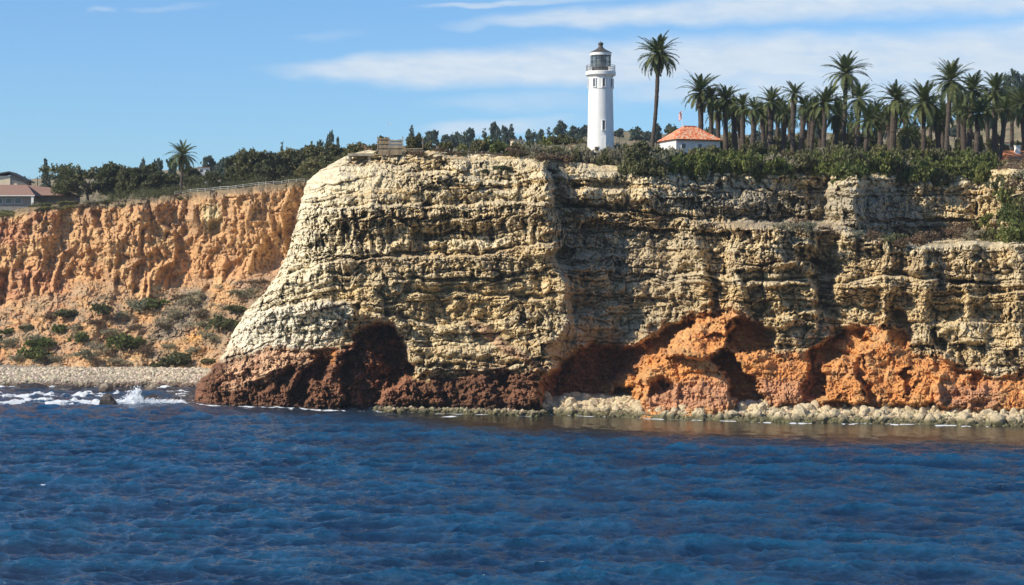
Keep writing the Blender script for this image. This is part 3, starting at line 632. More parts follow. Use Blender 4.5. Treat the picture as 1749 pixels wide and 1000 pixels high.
def stone_field(name, pts, m, parent, smin, smax):
    P_ = np.array(pts); n = len(P_); r = np.random.default_rng(5)
    shp = np.stack([stone_shape(IV1, 50+i) for i in range(24)])[r.integers(0, 24, n)]
    a = r.uniform(0, 6.28, n); ca, sa = np.cos(a), np.sin(a); s_ = r.uniform(smin, smax, n)**1
    v = np.stack([shp[..., 0]*ca[:, None]-shp[..., 1]*sa[:, None], shp[..., 0]*sa[:, None]+shp[..., 1]*ca[:, None], shp[..., 2]*.8], -1)*s_[:, None, None]+P_[:, None]
    f = (IF1[None]+np.arange(n)[:, None, None]*len(IV1)).reshape(-1, 3)
    tone = np.repeat(r.uniform(.5, 1.45, n)[:, None]*(1+r.uniform(-.08, .08, (n, 3))), len(IV1), 0)
    me = mesh_np(name, v.reshape(-1, 3), f, tone, False); me.materials.append(m)
    o = bpy.data.objects.new(name, me); COL.objects.link(o); o.parent = parent; o['kind'] = 'stuff'; return o
pp = []
for _ in range(6500):
    x, D_, z_ = shore_point(); pp.append(((x-CX)/FPX*D_, D_, z_+.05))
stone_field('stones', pp, M_STONES, rocky_shore, .18, .62)
pp = []
for _ in range(6500):
    x = random.uniform(-260, 372); u = random.random()*44; z_ = np.interp(u, [0, 8, 26, 50], [.1, 1.2, 2.2, 3.0]); D_ = 476+u; pp.append(((x-CX)/FPX*D_, D_, z_))
stone_field('cobbles', pp, M_COBS, cove_beach, .28, .72)
pp = []
for _ in range(520):                           # rubble at the water's edge under the headland
    x = random.uniform(640, 935); D_ = float(np.interp(x, *zip(*SHORE)))-1+random.uniform(-1.5, 2); pp.append(((x-CX)/FPX*D_, D_, random.uniform(-.1, .7)))
stone_field('foot_rubble', pp, M_STONES, headland, .3, .75)
for i, (x, y, w_, h_, lab, m) in enumerate([(185, 692, 20, 13, 'black wet rock standing alone in the surf', M_DARK), (262, 688, 34, 11, 'low wide dark rock awash right of the splash', M_DARK), (295, 686, 24, 8, 'small flat dark rock awash beside the headland tip', M_DARK),
        (181, 668, 22, 11, 'brown boulder at the cobble beach edge behind the surf', M_COB), (258, 668, 20, 9, 'brown rounded boulder just right of the white splash', M_COB), (120, 666, 42, 7, 'long low dark reef between the surf and the cobbles', M_DARK), (60, 664, 50, 6, 'dark flat reef at the left end of the surf', M_DARK), (215, 667, 34, 6, 'low dark ledge at the beach edge behind the splash', M_DARK)]):
    D_ = CAMH*FPX/(y-CY); s_ = D_/FPX
    me = mesh_np('sea_rock', np.concatenate([stone_shape(IV2, 300+i)*np.array([w_*.8, w_*.45, h_*1.35])*s_]), IF2, None, False); me.materials.append(m)
    o = bpy.data.objects.new('sea_rock', me); COL.objects.link(o); o.location = ((x-CX)*s_, D_, 0); tag(o, lab, 'rock')
# spray over the surf
M_SPRAY = mat('spray', (.86, .90, .93), .6)[0]; pp = []
for _ in range(3600):
    q = random.random()
    if q < .5: x = random.gauss(238, 30); hh = abs(random.gauss(0, .35))
    else: x = random.gauss(random.choice((219, 223, 230, 236)), 5.5); hh = abs(random.gauss(0, 1.25))*math.exp(-((x-224)/16)**2)
    D_ = 405+random.gauss(0, 1.6); pp.append(((x-CX)/FPX*D_+.35*hh, D_, hh+.15))
o = stone_field('surf_spray', pp, M_SPRAY, None, .04, .17); tag(o, 'white spray bursting from the surf beside the headland', 'spray')

# ------------------------------------------------------------------ foliage
def leaf_mat(name, rgb, var=.45):
    m, nt, b = mat(name, rgb, .65, .25)
    at = nt.nodes.new('ShaderNodeAttribute'); at.attribute_name = 'Col'
    oi = nt.nodes.new('ShaderNodeObjectInfo'); r = NX(nt, oi.outputs['Random'])
    g = nt.nodes.new('ShaderNodeCombineColor')
    nt.links.new((r*.5+.75).s, g.inputs[0]); nt.links.new((r*.35+.82).s, g.inputs[1]); nt.links.new((r*.3+.8).s, g.inputs[2])
    c = nt_mix(nt, 1.0, at.outputs['Color'], rgb, 'MULTIPLY'); nt.links.new(nt_mix(nt, 1.0, c, g.outputs[0], 'MULTIPLY'), b.inputs['Base Color'])
    tr = nt.nodes.new('ShaderNodeBsdfTranslucent'); nt.links.new(nt_mix(nt, 1.0, c, (1.3, 1.5, .8), 'MULTIPLY'), tr.inputs[0])
    ms = nt.nodes.new('ShaderNodeMixShader'); ms.inputs[0].default_value = .22
    out = nt.nodes['Material Output']; nt.links.new(b.outputs[0], ms.inputs[1]); nt.links.new(tr.outputs[0], ms.inputs[2]); nt.links.new(ms.outputs[0], out.inputs[0]); return m
L_GREEN = leaf_mat('glossy_green_leaves', (.120, .138, .040)); L_OLIVE = leaf_mat('olive_leaves', (.125, .12, .055)); L_GREY = leaf_mat('dry_grey_twigs', (.26, .235, .175))
L_BROWN = leaf_mat('dry_brown_twigs', (.155, .105, .07)); L_DARK = leaf_mat('dark_tree_leaves', (.098, .102, .048)); L_FAR = leaf_mat('distant_tree_leaves', (.075, .105, .085)); L_YEL = leaf_mat('yellow_green_leaves', (.19, .18, .07))  # leaves of distant trees bluer and paler, haze put into their colour
L_PALM = leaf_mat('palm_leaves', (.105, .125, .05)); L_DEAD = leaf_mat('dead_palm_leaves', (.27, .17, .09))
M_TRUNK = grain('palm_bark', (.088, .068, .054), .45, 2.5, .95, .25, (1, 1, 2.5)); M_BARK = grain('tree_bark', (.20, .16, .13), .3, 2, .95, .1)
def foliage(name, lobes, n, size, m, seed, flat=.75, fill=.55):
    r = np.random.default_rng(seed); L = np.array(lobes, float); vol = L[:, 3]*L[:, 5]; k = r.choice(len(L), n, p=vol/vol.sum())
    # twig clusters: leaves gather round sub-centres so the outline is uneven
    nc = max(10, n//22); kc = r.choice(len(L), nc, p=vol/vol.sum()); d = r.normal(size=(nc, 3)); d /= np.linalg.norm(d, axis=1)[:, None]; d[:, 2] = np.where(d[:, 2] < -.3, -d[:, 2]*.6, d[:, 2])
    cc = L[kc, :3]+d*L[kc, 3:6]*(fill+(1-fill)*r.random(nc)**.5)[:, None]; ci = r.integers(0, nc, n)
    rad = L[kc, 3].mean()*.26
    q = r.normal(size=(n, 3))*rad*.6; p = cc[ci]+q*np.array([1, 1, flat])
    u = r.normal(size=(n, 3)); u /= np.linalg.norm(u, axis=1)[:, None]; w = r.normal(size=(n, 3)); w -= (w*u).sum(1)[:, None]*u; w /= np.linalg.norm(w, axis=1)[:, None]
    s = size*r.uniform(.5, 1.3, n)[:, None]
    v = np.stack([p-u*s*.5, p+w*s*.28, p+u*s*.5, p-w*s*.28], 1)
    tone = (.72+.5*r.random(nc))[ci]*r.uniform(.8, 1.2, n); colr = np.repeat(tone[:, None], 4, 1)[..., None]*np.array([1, 1, 1.])
    me = mesh_np(name, v.reshape(-1, 3), np.arange(n*4).reshape(-1, 4), colr, False); me.materials.append(m); return me
def lobes_rand(n, R, H, seed, up=.5):
    r = np.random.default_rng(seed); out = []
    for i in range(n):
        a = r.uniform(0, 6.28); d = R*r.uniform(.15, .62); s = r.uniform(.34, .6)
        out.append((d*math.cos(a), d*math.sin(a), H*(up+r.uniform(-.22, .22)), R*s, R*s, H*s*.75))
    return out
def tube(pts, rads, n=8):                      # swept tube as arrays
    P_ = [Vector(p) for p in pts]; V = []; F = []
    for i, p in enumerate(P_):
        t = (P_[min(i+1, len(P_)-1)]-P_[max(i-1, 0)]).normalized(); a = t.orthogonal().normalized() if abs(t.z) < .9 else Vector((1, 0, 0)); a = (a-a.dot(t)*t).normalized(); b_ = t.cross(a)
        for k in range(n):
            an = 6.28318*k/n; V.append(p+(a*math.cos(an)+b_*math.sin(an))*rads[i])
        if i:
            for k in range(n): F.append(((i-1)*n+k, (i-1)*n+(k+1) % n, i*n+(k+1) % n, i*n+k))
    F.append(tuple(range(n))[::-1]); F.append(tuple(range((len(P_)-1)*n, len(P_)*n))); return V, F
class MB:
    def __init__(s): s.V = []; s.F = []
    def add(s, V, F): k = len(s.V); s.V += [Vector(v) for v in V]; s.F += [tuple(i+k for i in f) for f in F]; return s
    def tube(s, pts, r, n=8): r = r if hasattr(r, '__len__') else [r]*len(pts); return s.add(*tube(pts, r, n))
    def box(s, c, d, rz=0):
        M_ = Matrix.Rotation(rz, 3, 'Z'); V = [Vector(c)+M_@Vector((x*d[0]/2, y*d[1]/2, z*d[2]/2)) for x in (-1, 1) for y in (-1, 1) for z in (-1, 1)]
        return s.add(V, [(0, 1, 3, 2), (4, 6, 7, 5), (0, 4, 5, 1), (2, 3, 7, 6), (0, 2, 6, 4), (1, 5, 7, 3)])
    def lathe(s, prof, n=48, a0=0, a1=2*math.pi):
        V = []; F = []; full = abs(a1-a0-2*math.pi) < 1e-6; m_ = n if full else n+1
        for r_, z in prof: V += [(r_*math.cos(a0+(a1-a0)*k/n), r_*math.sin(a0+(a1-a0)*k/n), z) for k in range(m_)]
        for i in range(1, len(prof)):
            for k in range(n): k2 = (k+1) % m_; F.append(((i-1)*m_+k, (i-1)*m_+k2, i*m_+k2, i*m_+k))
        return s.add(V, F)
    def mesh(s, name, m, smooth=False):
        me = bpy.data.meshes.new(name); me.from_pydata([v[:] for v in s.V], [], s.F); me.materials.append(m)
        if smooth: me.polygons.foreach_set('use_smooth', [True]*len(me.polygons)); me.set_sharp_from_angle(angle=math.radians(40))
        me.update(); return me
def put(name, me, parent=None, loc=(0, 0, 0), rz=0, sc=1):
    o = bpy.data.objects.new(name, me); COL.objects.link(o); o.location = loc; o.rotation_euler[2] = rz; o.scale = (sc,)*3 if not hasattr(sc, '__len__') else sc
    if parent: o.parent = parent
    return o
def thing(name, loc, label, cat, group=None, rz=0):
    o = bpy.data.objects.new(name, None); COL.objects.link(o); o.location = loc; o.rotation_euler[2] = rz; return tag(o, label, cat, group)
ORD = 'first second third fourth fifth sixth seventh eighth ninth tenth eleventh twelfth thirteenth fourteenth fifteenth sixteenth seventeenth eighteenth nineteenth'.split()
TENS = {20: 'twenty', 30: 'thirty', 40: 'forty', 50: 'fifty', 60: 'sixty', 70: 'seventy', 80: 'eighty', 90: 'ninety'}
def ordn(i):
    i += 1
    if i < 20: return ORD[i-1]
    t, u = i//10*10, i % 10
    return (TENS[t][:-1]+'ieth') if not u else TENS[t]+'-'+ORD[u-1]
# ---- shrubs
def shrub_set(m, base, dens=1500, size=.20): return [foliage('shrub', lobes_rand(9, 1.0, 1.0, base+i, .42), dens, size, m, base+i) for i in range(5)]
SH = {'green': shrub_set(L_GREEN, 700), 'olive': shrub_set(L_OLIVE, 710), 'grey': shrub_set(L_GREY, 720, 1300, .13), 'brown': shrub_set(L_BROWN, 730, 1300, .14), 'dark': shrub_set(L_DARK, 740), 'yellow': shrub_set(L_YEL, 750, 1500, .15)}
def shrub_row(items, label, group, kind_words, name='shrub', on=None):
    items = sorted(items, key=lambda t: t[0]); n_ = {}
    for (x, D_, z_, r_, h_, k) in items:
        i = n_.get(k, 0); n_[k] = i+1
        o = put(name, SH[k][random.randrange(5)], None, ((x-CX)/FPX*D_, D_, z_), random.uniform(0, 6.28), (r_*1.15, r_*1.15, h_))
        tag(o, label.format(o=ordn(i), k=kind_words[k]), 'shrub', group)
KW_ = {'green': 'bright green', 'olive': 'olive green', 'grey': 'dry grey', 'brown': 'dry brown', 'dark': 'dark green', 'yellow': 'yellowish'}
def edgeD(x): j = int(np.clip((x-PX0)/STEP, 0, len(cols)-1)); return float(edgeY[j]), float(edgeZ[j])
row = []
x = 1072
while x < 1702:                                # hedge along the cliff edge, front row
    D_, z_ = edgeD(x); r_ = random.uniform(2.5, 3.5); k = 'green' if math.sin(x/37.)+math.sin(x/13.)*.8 > -.75 else random.choice(['olive', 'olive', 'grey'])
    if x < 1105: k = 'olive'
    row.append((x, D_+random.uniform(-1.2, 1.2), z_-1.9+random.uniform(-.6, .4)-(1.0 if random.random() < .3 else 0), r_, random.uniform(4.6, 6.0), k)); x += random.uniform(10, 17)
shrub_row(row, '{o} {k} shrub in the hedge front row, counting right from the lighthouse', 'shrubs in the front row of the clifftop hedge', KW_)
row = []
x = 1050
while x < 1700:
    D_, z_ = edgeD(x); d = random.uniform(5, 9); D2 = D_+d; r_ = random.uniform(2.2, 3.2); k = random.choice(['green', 'olive', 'olive', 'grey', 'brown', 'dark'])
    row.append((x, D2, ground(L1, x, D2)-.6, r_, min(4.8, max(1.2, wz(random.uniform(248, 257) if 1100 < x < 1245 else random.uniform(240, 254), D2)-ground(L1, x, D2)+.6)), k)); x += random.uniform(12, 20)
shrub_row(row, '{o} {k} shrub of the row behind the hedge, counting right from the lighthouse', 'shrubs behind the clifftop hedge', KW_)
row = []
for _ in range(46):
    x = random.uniform(885, 1085); D_, z_ = edgeD(x); d = random.uniform(1, 32)*(.3 if random.random() < .4 else 1); D2 = D_+d; r_ = random.uniform(1.6, 2.7)
    k = random.choice(['grey', 'grey', 'grey', 'olive', 'brown']) if d < 18 else random.choice(['olive', 'green', 'grey', 'olive'])
    row.append((x, D2, ground(L1, x, D2)-.5, r_, min(4.2, max(1.0, wz(random.uniform(244, 257), D2)-ground(L1, x, D2)+.5)), k))
shrub_row(row, '{o} {k} bush from the left in the scrub below the lighthouse', 'scrub bushes at the foot of the lighthouse', KW_)
row = []
for _ in range(22):
    x = random.uniform(735, 925); D_, z_ = edgeD(x); d = random.uniform(-.5, 7); D2 = D_+d; row.append((x, D2, ground(L1, x, max(D2, D_))-.5-max(0, -d), random.uniform(1.3, 2.3), random.uniform(.8, 1.5), random.choice(['brown', 'brown', 'brown', 'dark', 'grey'])))
shrub_row(row, '{o} {k} low bush from the left on the bare headland top', 'low bushes on the bare clifftop', KW_)
row = []
for x, y_, w_, h_, k in [(738, 250, 26, 12, 'olive'), (762, 250, 30, 12, 'olive'), (790, 250, 26, 10, 'yellow'), (820, 248, 30, 14, 'olive'), (846, 244, 44, 20, 'green'), (872, 250, 28, 12, 'olive'), (888, 248, 26, 13, 'yellow'), (905, 246, 26, 14, 'olive'), (928, 244, 30, 16, 'green'), (950, 242, 28, 18, 'olive'), (972, 242, 30, 18, 'olive'), (990, 245, 24, 14, 'dark')]:
    D_ = 452.; zt = wz(y_-h_/2, D_); zg = ground(L1, x, D_); row.append((x, D_, zg-.5, w_/2/7.7*1.1, max(1.5, zt-zg+.5), k))
shrub_row(row, '{o} {k} rounded bush from the timber fence towards the lighthouse', 'rounded bushes on the skyline left of the lighthouse', KW_)
row = []
def bench(x, y, w_, h_, k): p = cliff_at(x, y+h_*.35); return (x, p.y, p.z-.3, w_/2/9.2*1.25, h_/9.2*1.15, k)
for a in [(1335, 388, 30, 18, 'grey'), (1358, 386, 32, 20, 'brown'), (1380, 388, 34, 20, 'grey'), (1404, 392, 26, 15, 'brown'), (1348, 394, 22, 12, 'grey'), (1600, 398, 30, 24, 'brown'), (1622, 400, 34, 26, 'brown'), (1645, 402, 32, 24, 'brown'), (1664, 404, 26, 22, 'grey'), (1676, 392, 26, 20, 'olive'), (1510, 412, 24, 12, 'brown'), (1540, 416, 24, 14, 'brown'), (1575, 414, 26, 16, 'brown'), (1490, 404, 30, 18, 'brown'), (1526, 410, 34, 20, 'dark'), (1556, 412, 36, 22, 'brown'), (1586, 408, 34, 24, 'brown'), (1612, 392, 34, 22, 'grey'), (1640, 390, 34, 22, 'brown'), (1665, 388, 30, 22, 'olive'), (1430, 398, 30, 12, 'brown'), (1460, 400, 28, 14, 'grey'),
          (1120, 372, 20, 9, 'brown'), (1215, 384, 20, 9, 'brown'), (975, 350, 20, 12, 'dark'), (985, 362, 22, 10, 'brown'), (830, 292, 16, 8, 'dark'), (860, 288, 24, 12, 'dark'), (748, 270, 18, 8, 'brown'), (720, 262, 24, 8, 'brown'), (695, 258, 20, 6, 'brown'), (668, 263, 26, 13, 'brown'), (682, 265, 26, 14, 'grey'), (650, 261, 20, 9, 'brown'), (710, 262, 24, 11, 'brown')]: row.append(bench(*a))
shrub_row(row, '{o} {k} bush from the left on the headland cliff ledges', 'bushes growing on ledges of the cliff', KW_)
row = []
for a in [(1706, 318, 40, 34, 'olive'), (1735, 322, 44, 36, 'brown'), (1722, 345, 40, 36, 'green'), (1700, 378, 36, 30, 'green'), (1728, 376, 46, 40, 'green'), (1752, 360, 50, 44, 'olive'), (1695, 404, 34, 24, 'olive'), (1720, 406, 40, 28, 'green'), (1748, 404, 44, 34, 'green'), (1775, 390, 50, 50, 'green'), (1680, 300, 34, 36, 'green'), (1660, 296, 34, 34, 'green'), (1755, 310, 50, 34, 'grey'), (1790, 340, 50, 50, 'olive')]:
    row.append(bench(*a))
shrub_row(row, '{o} {k} shrub from the left in the gully right of the palms', 'shrubs in the gully at the right end of the cliff', KW_)
row = []
for x, y, w_, h_, k in [(12, 566, 24, 14, 'green'), (44, 563, 26, 14, 'olive'), (72, 590, 44, 34, 'green'), (58, 606, 46, 30, 'green'), (97, 562, 28, 26, 'green'), (115, 534, 40, 26, 'dark'), (135, 580, 30, 24, 'green'), (172, 532, 28, 30, 'dark'), (212, 590, 56, 34, 'green'), (262, 520, 44, 26, 'green'), (236, 526, 40, 34, 'grey'), (302, 618, 48, 34, 'dark'),
        (384, 556, 54, 34, 'dark'), (148, 606, 40, 26, 'grey'), (186, 566, 36, 22, 'grey'), (205, 540, 26, 20, 'grey'), (172, 600, 30, 22, 'grey'), (358, 576, 34, 22, 'grey'), (18, 586, 40, 22, 'grey'), (290, 590, 26, 16, 'grey'), (100, 612, 40, 20, 'grey'), (-30, 570, 50, 30, 'green'), (325, 520, 40, 26, 'grey'), (300, 536, 40, 26, 'grey'), (335, 505, 30, 18, 'grey'), (308, 512, 34, 22, 'brown'), (340, 538, 30, 20, 'brown'), (280, 556, 30, 20, 'brown'), (420, 500, 50, 20, 'grey'), (400, 530, 50, 22, 'olive'), (440, 480, 40, 16, 'brown'), (370, 545, 40, 20, 'olive'), (345, 560, 40, 20, 'grey'), (60, 580, 40, 18, 'grey'), (130, 560, 34, 18, 'grey'), (30, 612, 40, 18, 'grey'), (250, 600, 34, 18, 'brown'), (230, 560, 36, 18, 'brown'), (85, 540, 30, 16, 'brown'), (160, 550, 30, 16, 'brown'), (330, 600, 30, 16, 'grey'), (270, 625, 36, 14, 'olive'), (200, 618, 36, 14, 'grey'), (355, 615, 30, 16, 'olive')]:
    p = cove_at(x, y+h_*.3); row.append((x, p.y-.5, p.z-.3, w_/2/6.6*random.uniform(1, 1.25), h_/6.6*random.uniform(.7, 1), k))
shrub_row(row, '{o} {k} bush from the left on the talus of the orange cliff', 'bushes on the talus slope in the cove', KW_)
tl = []
for _ in range(170):
    x = random.uniform(-60, 440); y = np.interp(x, [0, 60, 150, 300, 430], [540, 515, 495, 492, 480])+random.random()**.8*np.interp(x, [0, 300, 430], [100, 125, 70]); p = cove_at(x, y); w_ = random.uniform(9, 34); tl.append((p.x, p.y-.3, p.z-.1, w_/13.2, w_/13.2, w_/6.6*random.uniform(.16, .3)))
o = put('talus_scrub', foliage('talus_scrub', tl, 52000, .20, L_GREY, 771)); tag(o, 'low grey scrub patches scattered over the talus of the orange cliff', 'scrub', kind='stuff')
row = []
for _ in range(44):
    x = random.uniform(-60, 330); j = int((x+240)/1.5); k = random.choice(['yellow', 'olive', 'brown', 'grey', 'yellow']) if x < 180 else random.choice(['brown', 'brown', 'olive'])
    r_ = random.uniform(1.6, 3.2) if x < 180 else random.uniform(1.2, 2.0); d = random.uniform(-1.6, 3); row.append((x, OY[0, j]+d, OZ[0, j]-.6-(1.2 if d < 0 else 0), r_, r_*random.uniform(.45, .7), k))
shrub_row(row, '{o} {k} bush from the left along the brow of the orange cliff', 'bushes along the brow of the orange cliff', KW_)
tl = []
for _ in range(60):
    x = random.uniform(178, 625); D_ = random.uniform(566, 590) if x < 540 else random.uniform(520, 545); r2 = random.uniform(2.4, 4.2); tl.append(((x-CX)/FPX*D_, D_, ground(L2, x, D_)+.6, r2, r2, random.uniform(1.4, 2.8)))
o = put('undergrowth', foliage('undergrowth', tl, 42000, .30, L_DARK, 772)); tag(o, 'dark undergrowth beneath the trees of the cove clifftop', 'undergrowth', kind='stuff')
row = []
x = 762
while x < 1088:
    D_, z_ = edgeD(x); d = random.uniform(-.6, 3.5); k = random.choice(['brown', 'brown', 'grey', 'dark']) if x < 905 else random.choice(['grey', 'grey', 'brown', 'grey', 'olive'])
    yt = random.uniform(263, 273) if x < 860 else (random.uniform(252, 264) if x < 985 else random.uniform(247, 254)); zb = z_-.7; row.append((x, D_+d, zb, random.uniform(1.7, 2.5) if x > 880 else random.uniform(1.2, 1.9), min(4.6, max(.8, wz(yt, D_+d)-zb)), k)); x += random.uniform(7, 13)
shrub_row(row, '{o} {k} bush from the left hanging over the cliff edge before the lighthouse', 'bushes hanging over the cliff edge before the lighthouse', KW_)
# ---- broad leaved and conifer trees
def trunk_mesh(h, r0, seed, limbs=4, lean=.1):
    rr = random.Random(seed); mb = MB(); pts = [(lean*h*(t**2)*rr.choice((-1, 1)), 0, h*t) for t in (0, .3, .6, 1)]; mb.tube(pts, [r0, r0*.8, r0*.6, r0*.3], 8)
    for i in range(limbs):
        a = rr.uniform(0, 6.28); z = h*rr.uniform(.35, .8); q = h*rr.uniform(.25, .45); mb.tube([(0, 0, z), (math.cos(a)*q*.5, math.sin(a)*q*.5, z+q*.35), (math.cos(a)*q, math.sin(a)*q, z+q*.6)], [r0*.4, r0*.28, r0*.1], 6)
    return mb.mesh('trunk', M_BARK, True)
TK = {}
def lobes_full(n, R, seed):
    r = np.random.default_rng(seed); out = []
    for i in range(n):
        a = r.uniform(0, 6.28); z = .22+.62*(i+.5)/n; d = R*r.uniform(.2, .62)*(1.15-z*.75); q = R*r.uniform(.36, .56)*(1.12-z*.45); out.append((d*math.cos(a), d*math.sin(a), z, q, q, .15+.05*r.random()))
    return out
def tree_kind(key, lob, n, size, m, th, tr, limbs=5):
    TK[key] = ([foliage('crown', lob(s), n, size, m, 800+s*7+len(TK)) for s in range(3)], trunk_mesh(th, tr, len(TK)+3, limbs))
tree_kind('round', lambda s: lobes_full(14, .55, 810+s), 5200, .085, L_DARK, .6, .035)
tree_kind('farround', lambda s: lobes_full(9, .58, 820+s), 2600, .12, L_FAR, .6, .03)
tree_kind('cone', lambda s: [(0, 0, z, .22*(1.08-z)+.03, .22*(1.08-z)+.03, .12) for z in (.22, .34, .46, .58, .7, .82, .92)], 1500, .07, L_FAR, .8, .025, 0)
def spread_l(s):
    r = np.random.default_rng(830+s); return [(r.uniform(-.75, .75), r.uniform(-.4, .4), (.55+r.uniform(-.28, .27)), .30, .28, .14) for _ in range(17)]
tree_kind('spread', spread_l, 4600, .08, L_DARK, .6, .04, 9)
tree_kind('olivet', lambda s: lobes_full(14, .58, 840+s), 5200, .08, L_OLIVE, .55, .035)
def tree(x, ytop, w_, D_, kind, label, L, group, name='tree', hmin=3):
    zg = ground(L, x, D_)-.3; zt = wz(ytop, D_); h = max(hmin, zt-zg); wr = w_/FPX*D_
    t = thing(name, ((x-CX)/FPX*D_, D_, zg), label, 'tree', group, random.uniform(0, 6.28)); cr, tk = TK[kind]
    base_w = {'round': 1.15, 'farround': 1.15, 'cone': .5, 'spread': 1.9, 'olivet': 1.15}[kind]; sx_ = wr/base_w*1.3
    put('trunk', tk, t, sc=(sx_, sx_, h)); put('crown', cr[random.randrange(3)], t, sc=(sx_, sx_, h)); return t
far = [(703, 217, 13, 'cone'), (716, 229, 14, 'cone'), (730, 223, 22, 'farround'), (745, 222, 20, 'farround'), (762, 229, 26, 'farround'), (779, 226, 24, 'farround'), (793, 226, 20, 'farround'), (806, 218, 20, 'farround'), (827, 221, 16, 'cone'), (845, 207, 22, 'farround'), (861, 214, 18, 'farround'), (873, 215, 16, 'cone'), (868, 230, 30, 'farround'), (888, 232, 10, 'farround'), (906, 221, 22, 'farround'), (923, 220, 15, 'farround'), (938, 218, 13, 'cone'),
       (960, 207, 30, 'farround'), (982, 215, 24, 'farround'), (998, 213, 18, 'farround'), (1058, 219, 18, 'farround'), (1087, 217, 26, 'farround'), (1105, 224, 20, 'farround'), (1121, 211, 20, 'farround'), (1145, 212, 26, 'farround'), (78, 275, 18, 'cone'), (112, 281, 34, 'farround'), (45, 302, 18, 'farround'), (245, 272, 16, 'farround'), (268, 270, 22, 'farround'), (290, 270, 26, 'farround'), (360, 265, 34, 'farround'), (386, 268, 30, 'farround'),
       (482, 245, 11, 'cone'), (532, 245, 12, 'cone'), (548, 239, 18, 'farround'), (565, 223, 17, 'farround'), (576, 232, 10, 'farround'), (1215, 214, 20, 'farround'), (1292, 222, 24, 'farround'), (1330, 218, 30, 'farround'), (1390, 214, 34, 'farround'), (1500, 206, 26, 'farround'), (1560, 208, 24, 'farround'), (1735, 118, 40, 'farround'), (1720, 128, 24, 'farround'), (1760, 124, 34, 'farround'), (1630, 214, 30, 'farround'), (1690, 186, 20, 'farround'), (1722, 200, 22, 'farround')]
i = 0
for (x, yt, w_, k) in sorted(far):
    Lx = L2 if x < 620 else L1; D_ = (820 if x < 620 else 980)+random.uniform(-60, 120)
    tree(x, yt, w_, D_, k, f"{'narrow pointed' if k == 'cone' else 'rounded dark'} tree, {ordn(i)} from the left along the distant skyline", Lx, 'trees on the distant skyline', 'skyline_tree'); i += 1
nearl = [(150, 282, 76, 600, 'spread', 'dark wind-bent cypress spreading beside the brown roofed house'), (118, 296, 50, 610, 'spread', 'sparse spreading tree with pale limbs next to the brown roofed house'), (192, 276, 48, 596, 'round', 'tall brownish dark tree on the cove clifftop left of the green ones'),
         (218, 284, 34, 588, 'olivet', 'lower green tree leaning on the tall brownish tree of the cove clifftop'), (246, 281, 50, 584, 'round', 'dense green tree on the cove clifftop well left of the palm'), (268, 290, 36, 582, 'round', 'low dense green tree directly left of the cove palm'), (296, 296, 26, 590, 'olivet', 'small green tree behind the trunk of the cove palm'), (330, 286, 34, 600, 'round', 'dark tree directly right of the cove palm'),
         (352, 298, 40, 590, 'spread', 'low grey brown spreading tree right of the cove palm'), (382, 290, 46, 588, 'spread', 'wide twiggy tree halfway between cove palm and headland'), (405, 262, 40, 592, 'round', 'tall dark tree with broken top behind the white railing'), (432, 254, 50, 586, 'olivet', 'broad olive green tree, the highest behind the white railing'), (462, 258, 44, 580, 'round', 'dark green tree behind the railing, right of the highest one'),
         (492, 254, 44, 584, 'olivet', 'olive tree behind the railing close to the headland'), (520, 252, 44, 580, 'round', 'dark tree at the headland end of the white railing'), (548, 248, 46, 560, 'olivet', 'green tree rising behind the white shoulder of the headland'), (576, 246, 44, 540, 'round', 'dark tree rising just left of the concrete shelter'), (604, 243, 44, 530, 'olivet', 'low olive tree behind the concrete shelter'), (632, 246, 30, 520, 'olivet', 'small tree touching the left post of the timber fence'), (30, 306, 36, 640, 'farround', 'rounded tree behind the ridge of the cream house')]
for (x, yt, w_, D_, k, lab) in nearl: tree(x, yt, w_*1.35, D_, k, lab, L2 if x < 640 else L1, 'trees on the cove clifftop', 'clifftop_tree')
for x, yt, w_, k, lab in [(655, 232, 24, 'round', 'dark shrubby tree behind the timber fence boards'), (705, 232, 26, 'olivet', 'brown green tree behind the open end of the timber fence'), (716, 228, 16, 'round', 'dark tree beside the last timber fence post')]:
    tree(x, yt, w_, 410, k, lab, L1, None, 'small_tree', 2.0)
# ---- palms
def frond_mesh(name, L, droop, lift, m, seed, wleaf=.112, nl=36, ll=.74):
    r = random.Random(seed); V = []; F = []; pts = []; p = Vector((0, 0, 0)); a = lift; n = 12
    for i in range(n+1): pts.append((p.copy(), a)); p = p+Vector((math.cos(a), 0, math.sin(a)))*L/n; a -= droop/n*(0.5+i/n)
    tv, tf = tube([q[0] for q in pts], [.055*(1-.75*i/n) for i in range(n+1)], 4); V += tv; F += tf
    for i in range(nl):
        t = .12+.88*i/(nl-1); j = min(n-1, int(t*n)); f = t*n-j; q = pts[j][0].lerp(pts[j+1][0], f); an = pts[j][1]; d = Vector((math.cos(an), 0, math.sin(an))); up = Vector((-math.sin(an), 0, math.cos(an)))
        le = ll*math.sin(math.pi*min(1, .16+t*.86))**.6*(1 if t < .95 else .8)
        for s in (-1, 1):
            dr = (d*.75+Vector((0, s, 0))*.85+up*.28+Vector((0, 0, -.35))+Vector((r.uniform(-.15, .15),)*3)).normalized(); k = len(V)
            V += [q-d*wleaf*.6, q+d*wleaf*.6, q+dr*le*.6+d*wleaf*.4, q+dr*le, q+dr*le*.55-d*wleaf*.5]; F.append((k, k+1, k+2, k+3, k+4))
    me = bpy.data.meshes.new(name); me.from_pydata([v[:] for v in V], [], F); me.materials.append(m)
    cc = me.color_attributes.new('Col', 'FLOAT_COLOR', 'POINT'); arr = np.ones((len(V), 4), np.float32); tone = np.repeat(np.random.default_rng(seed).uniform(.75, 1.25, len(V)//5+1), 5)[:len(V)]; arr[:, :3] = tone[:, None]; cc.data.foreach_set('color', arr.ravel()); me.update(); return me
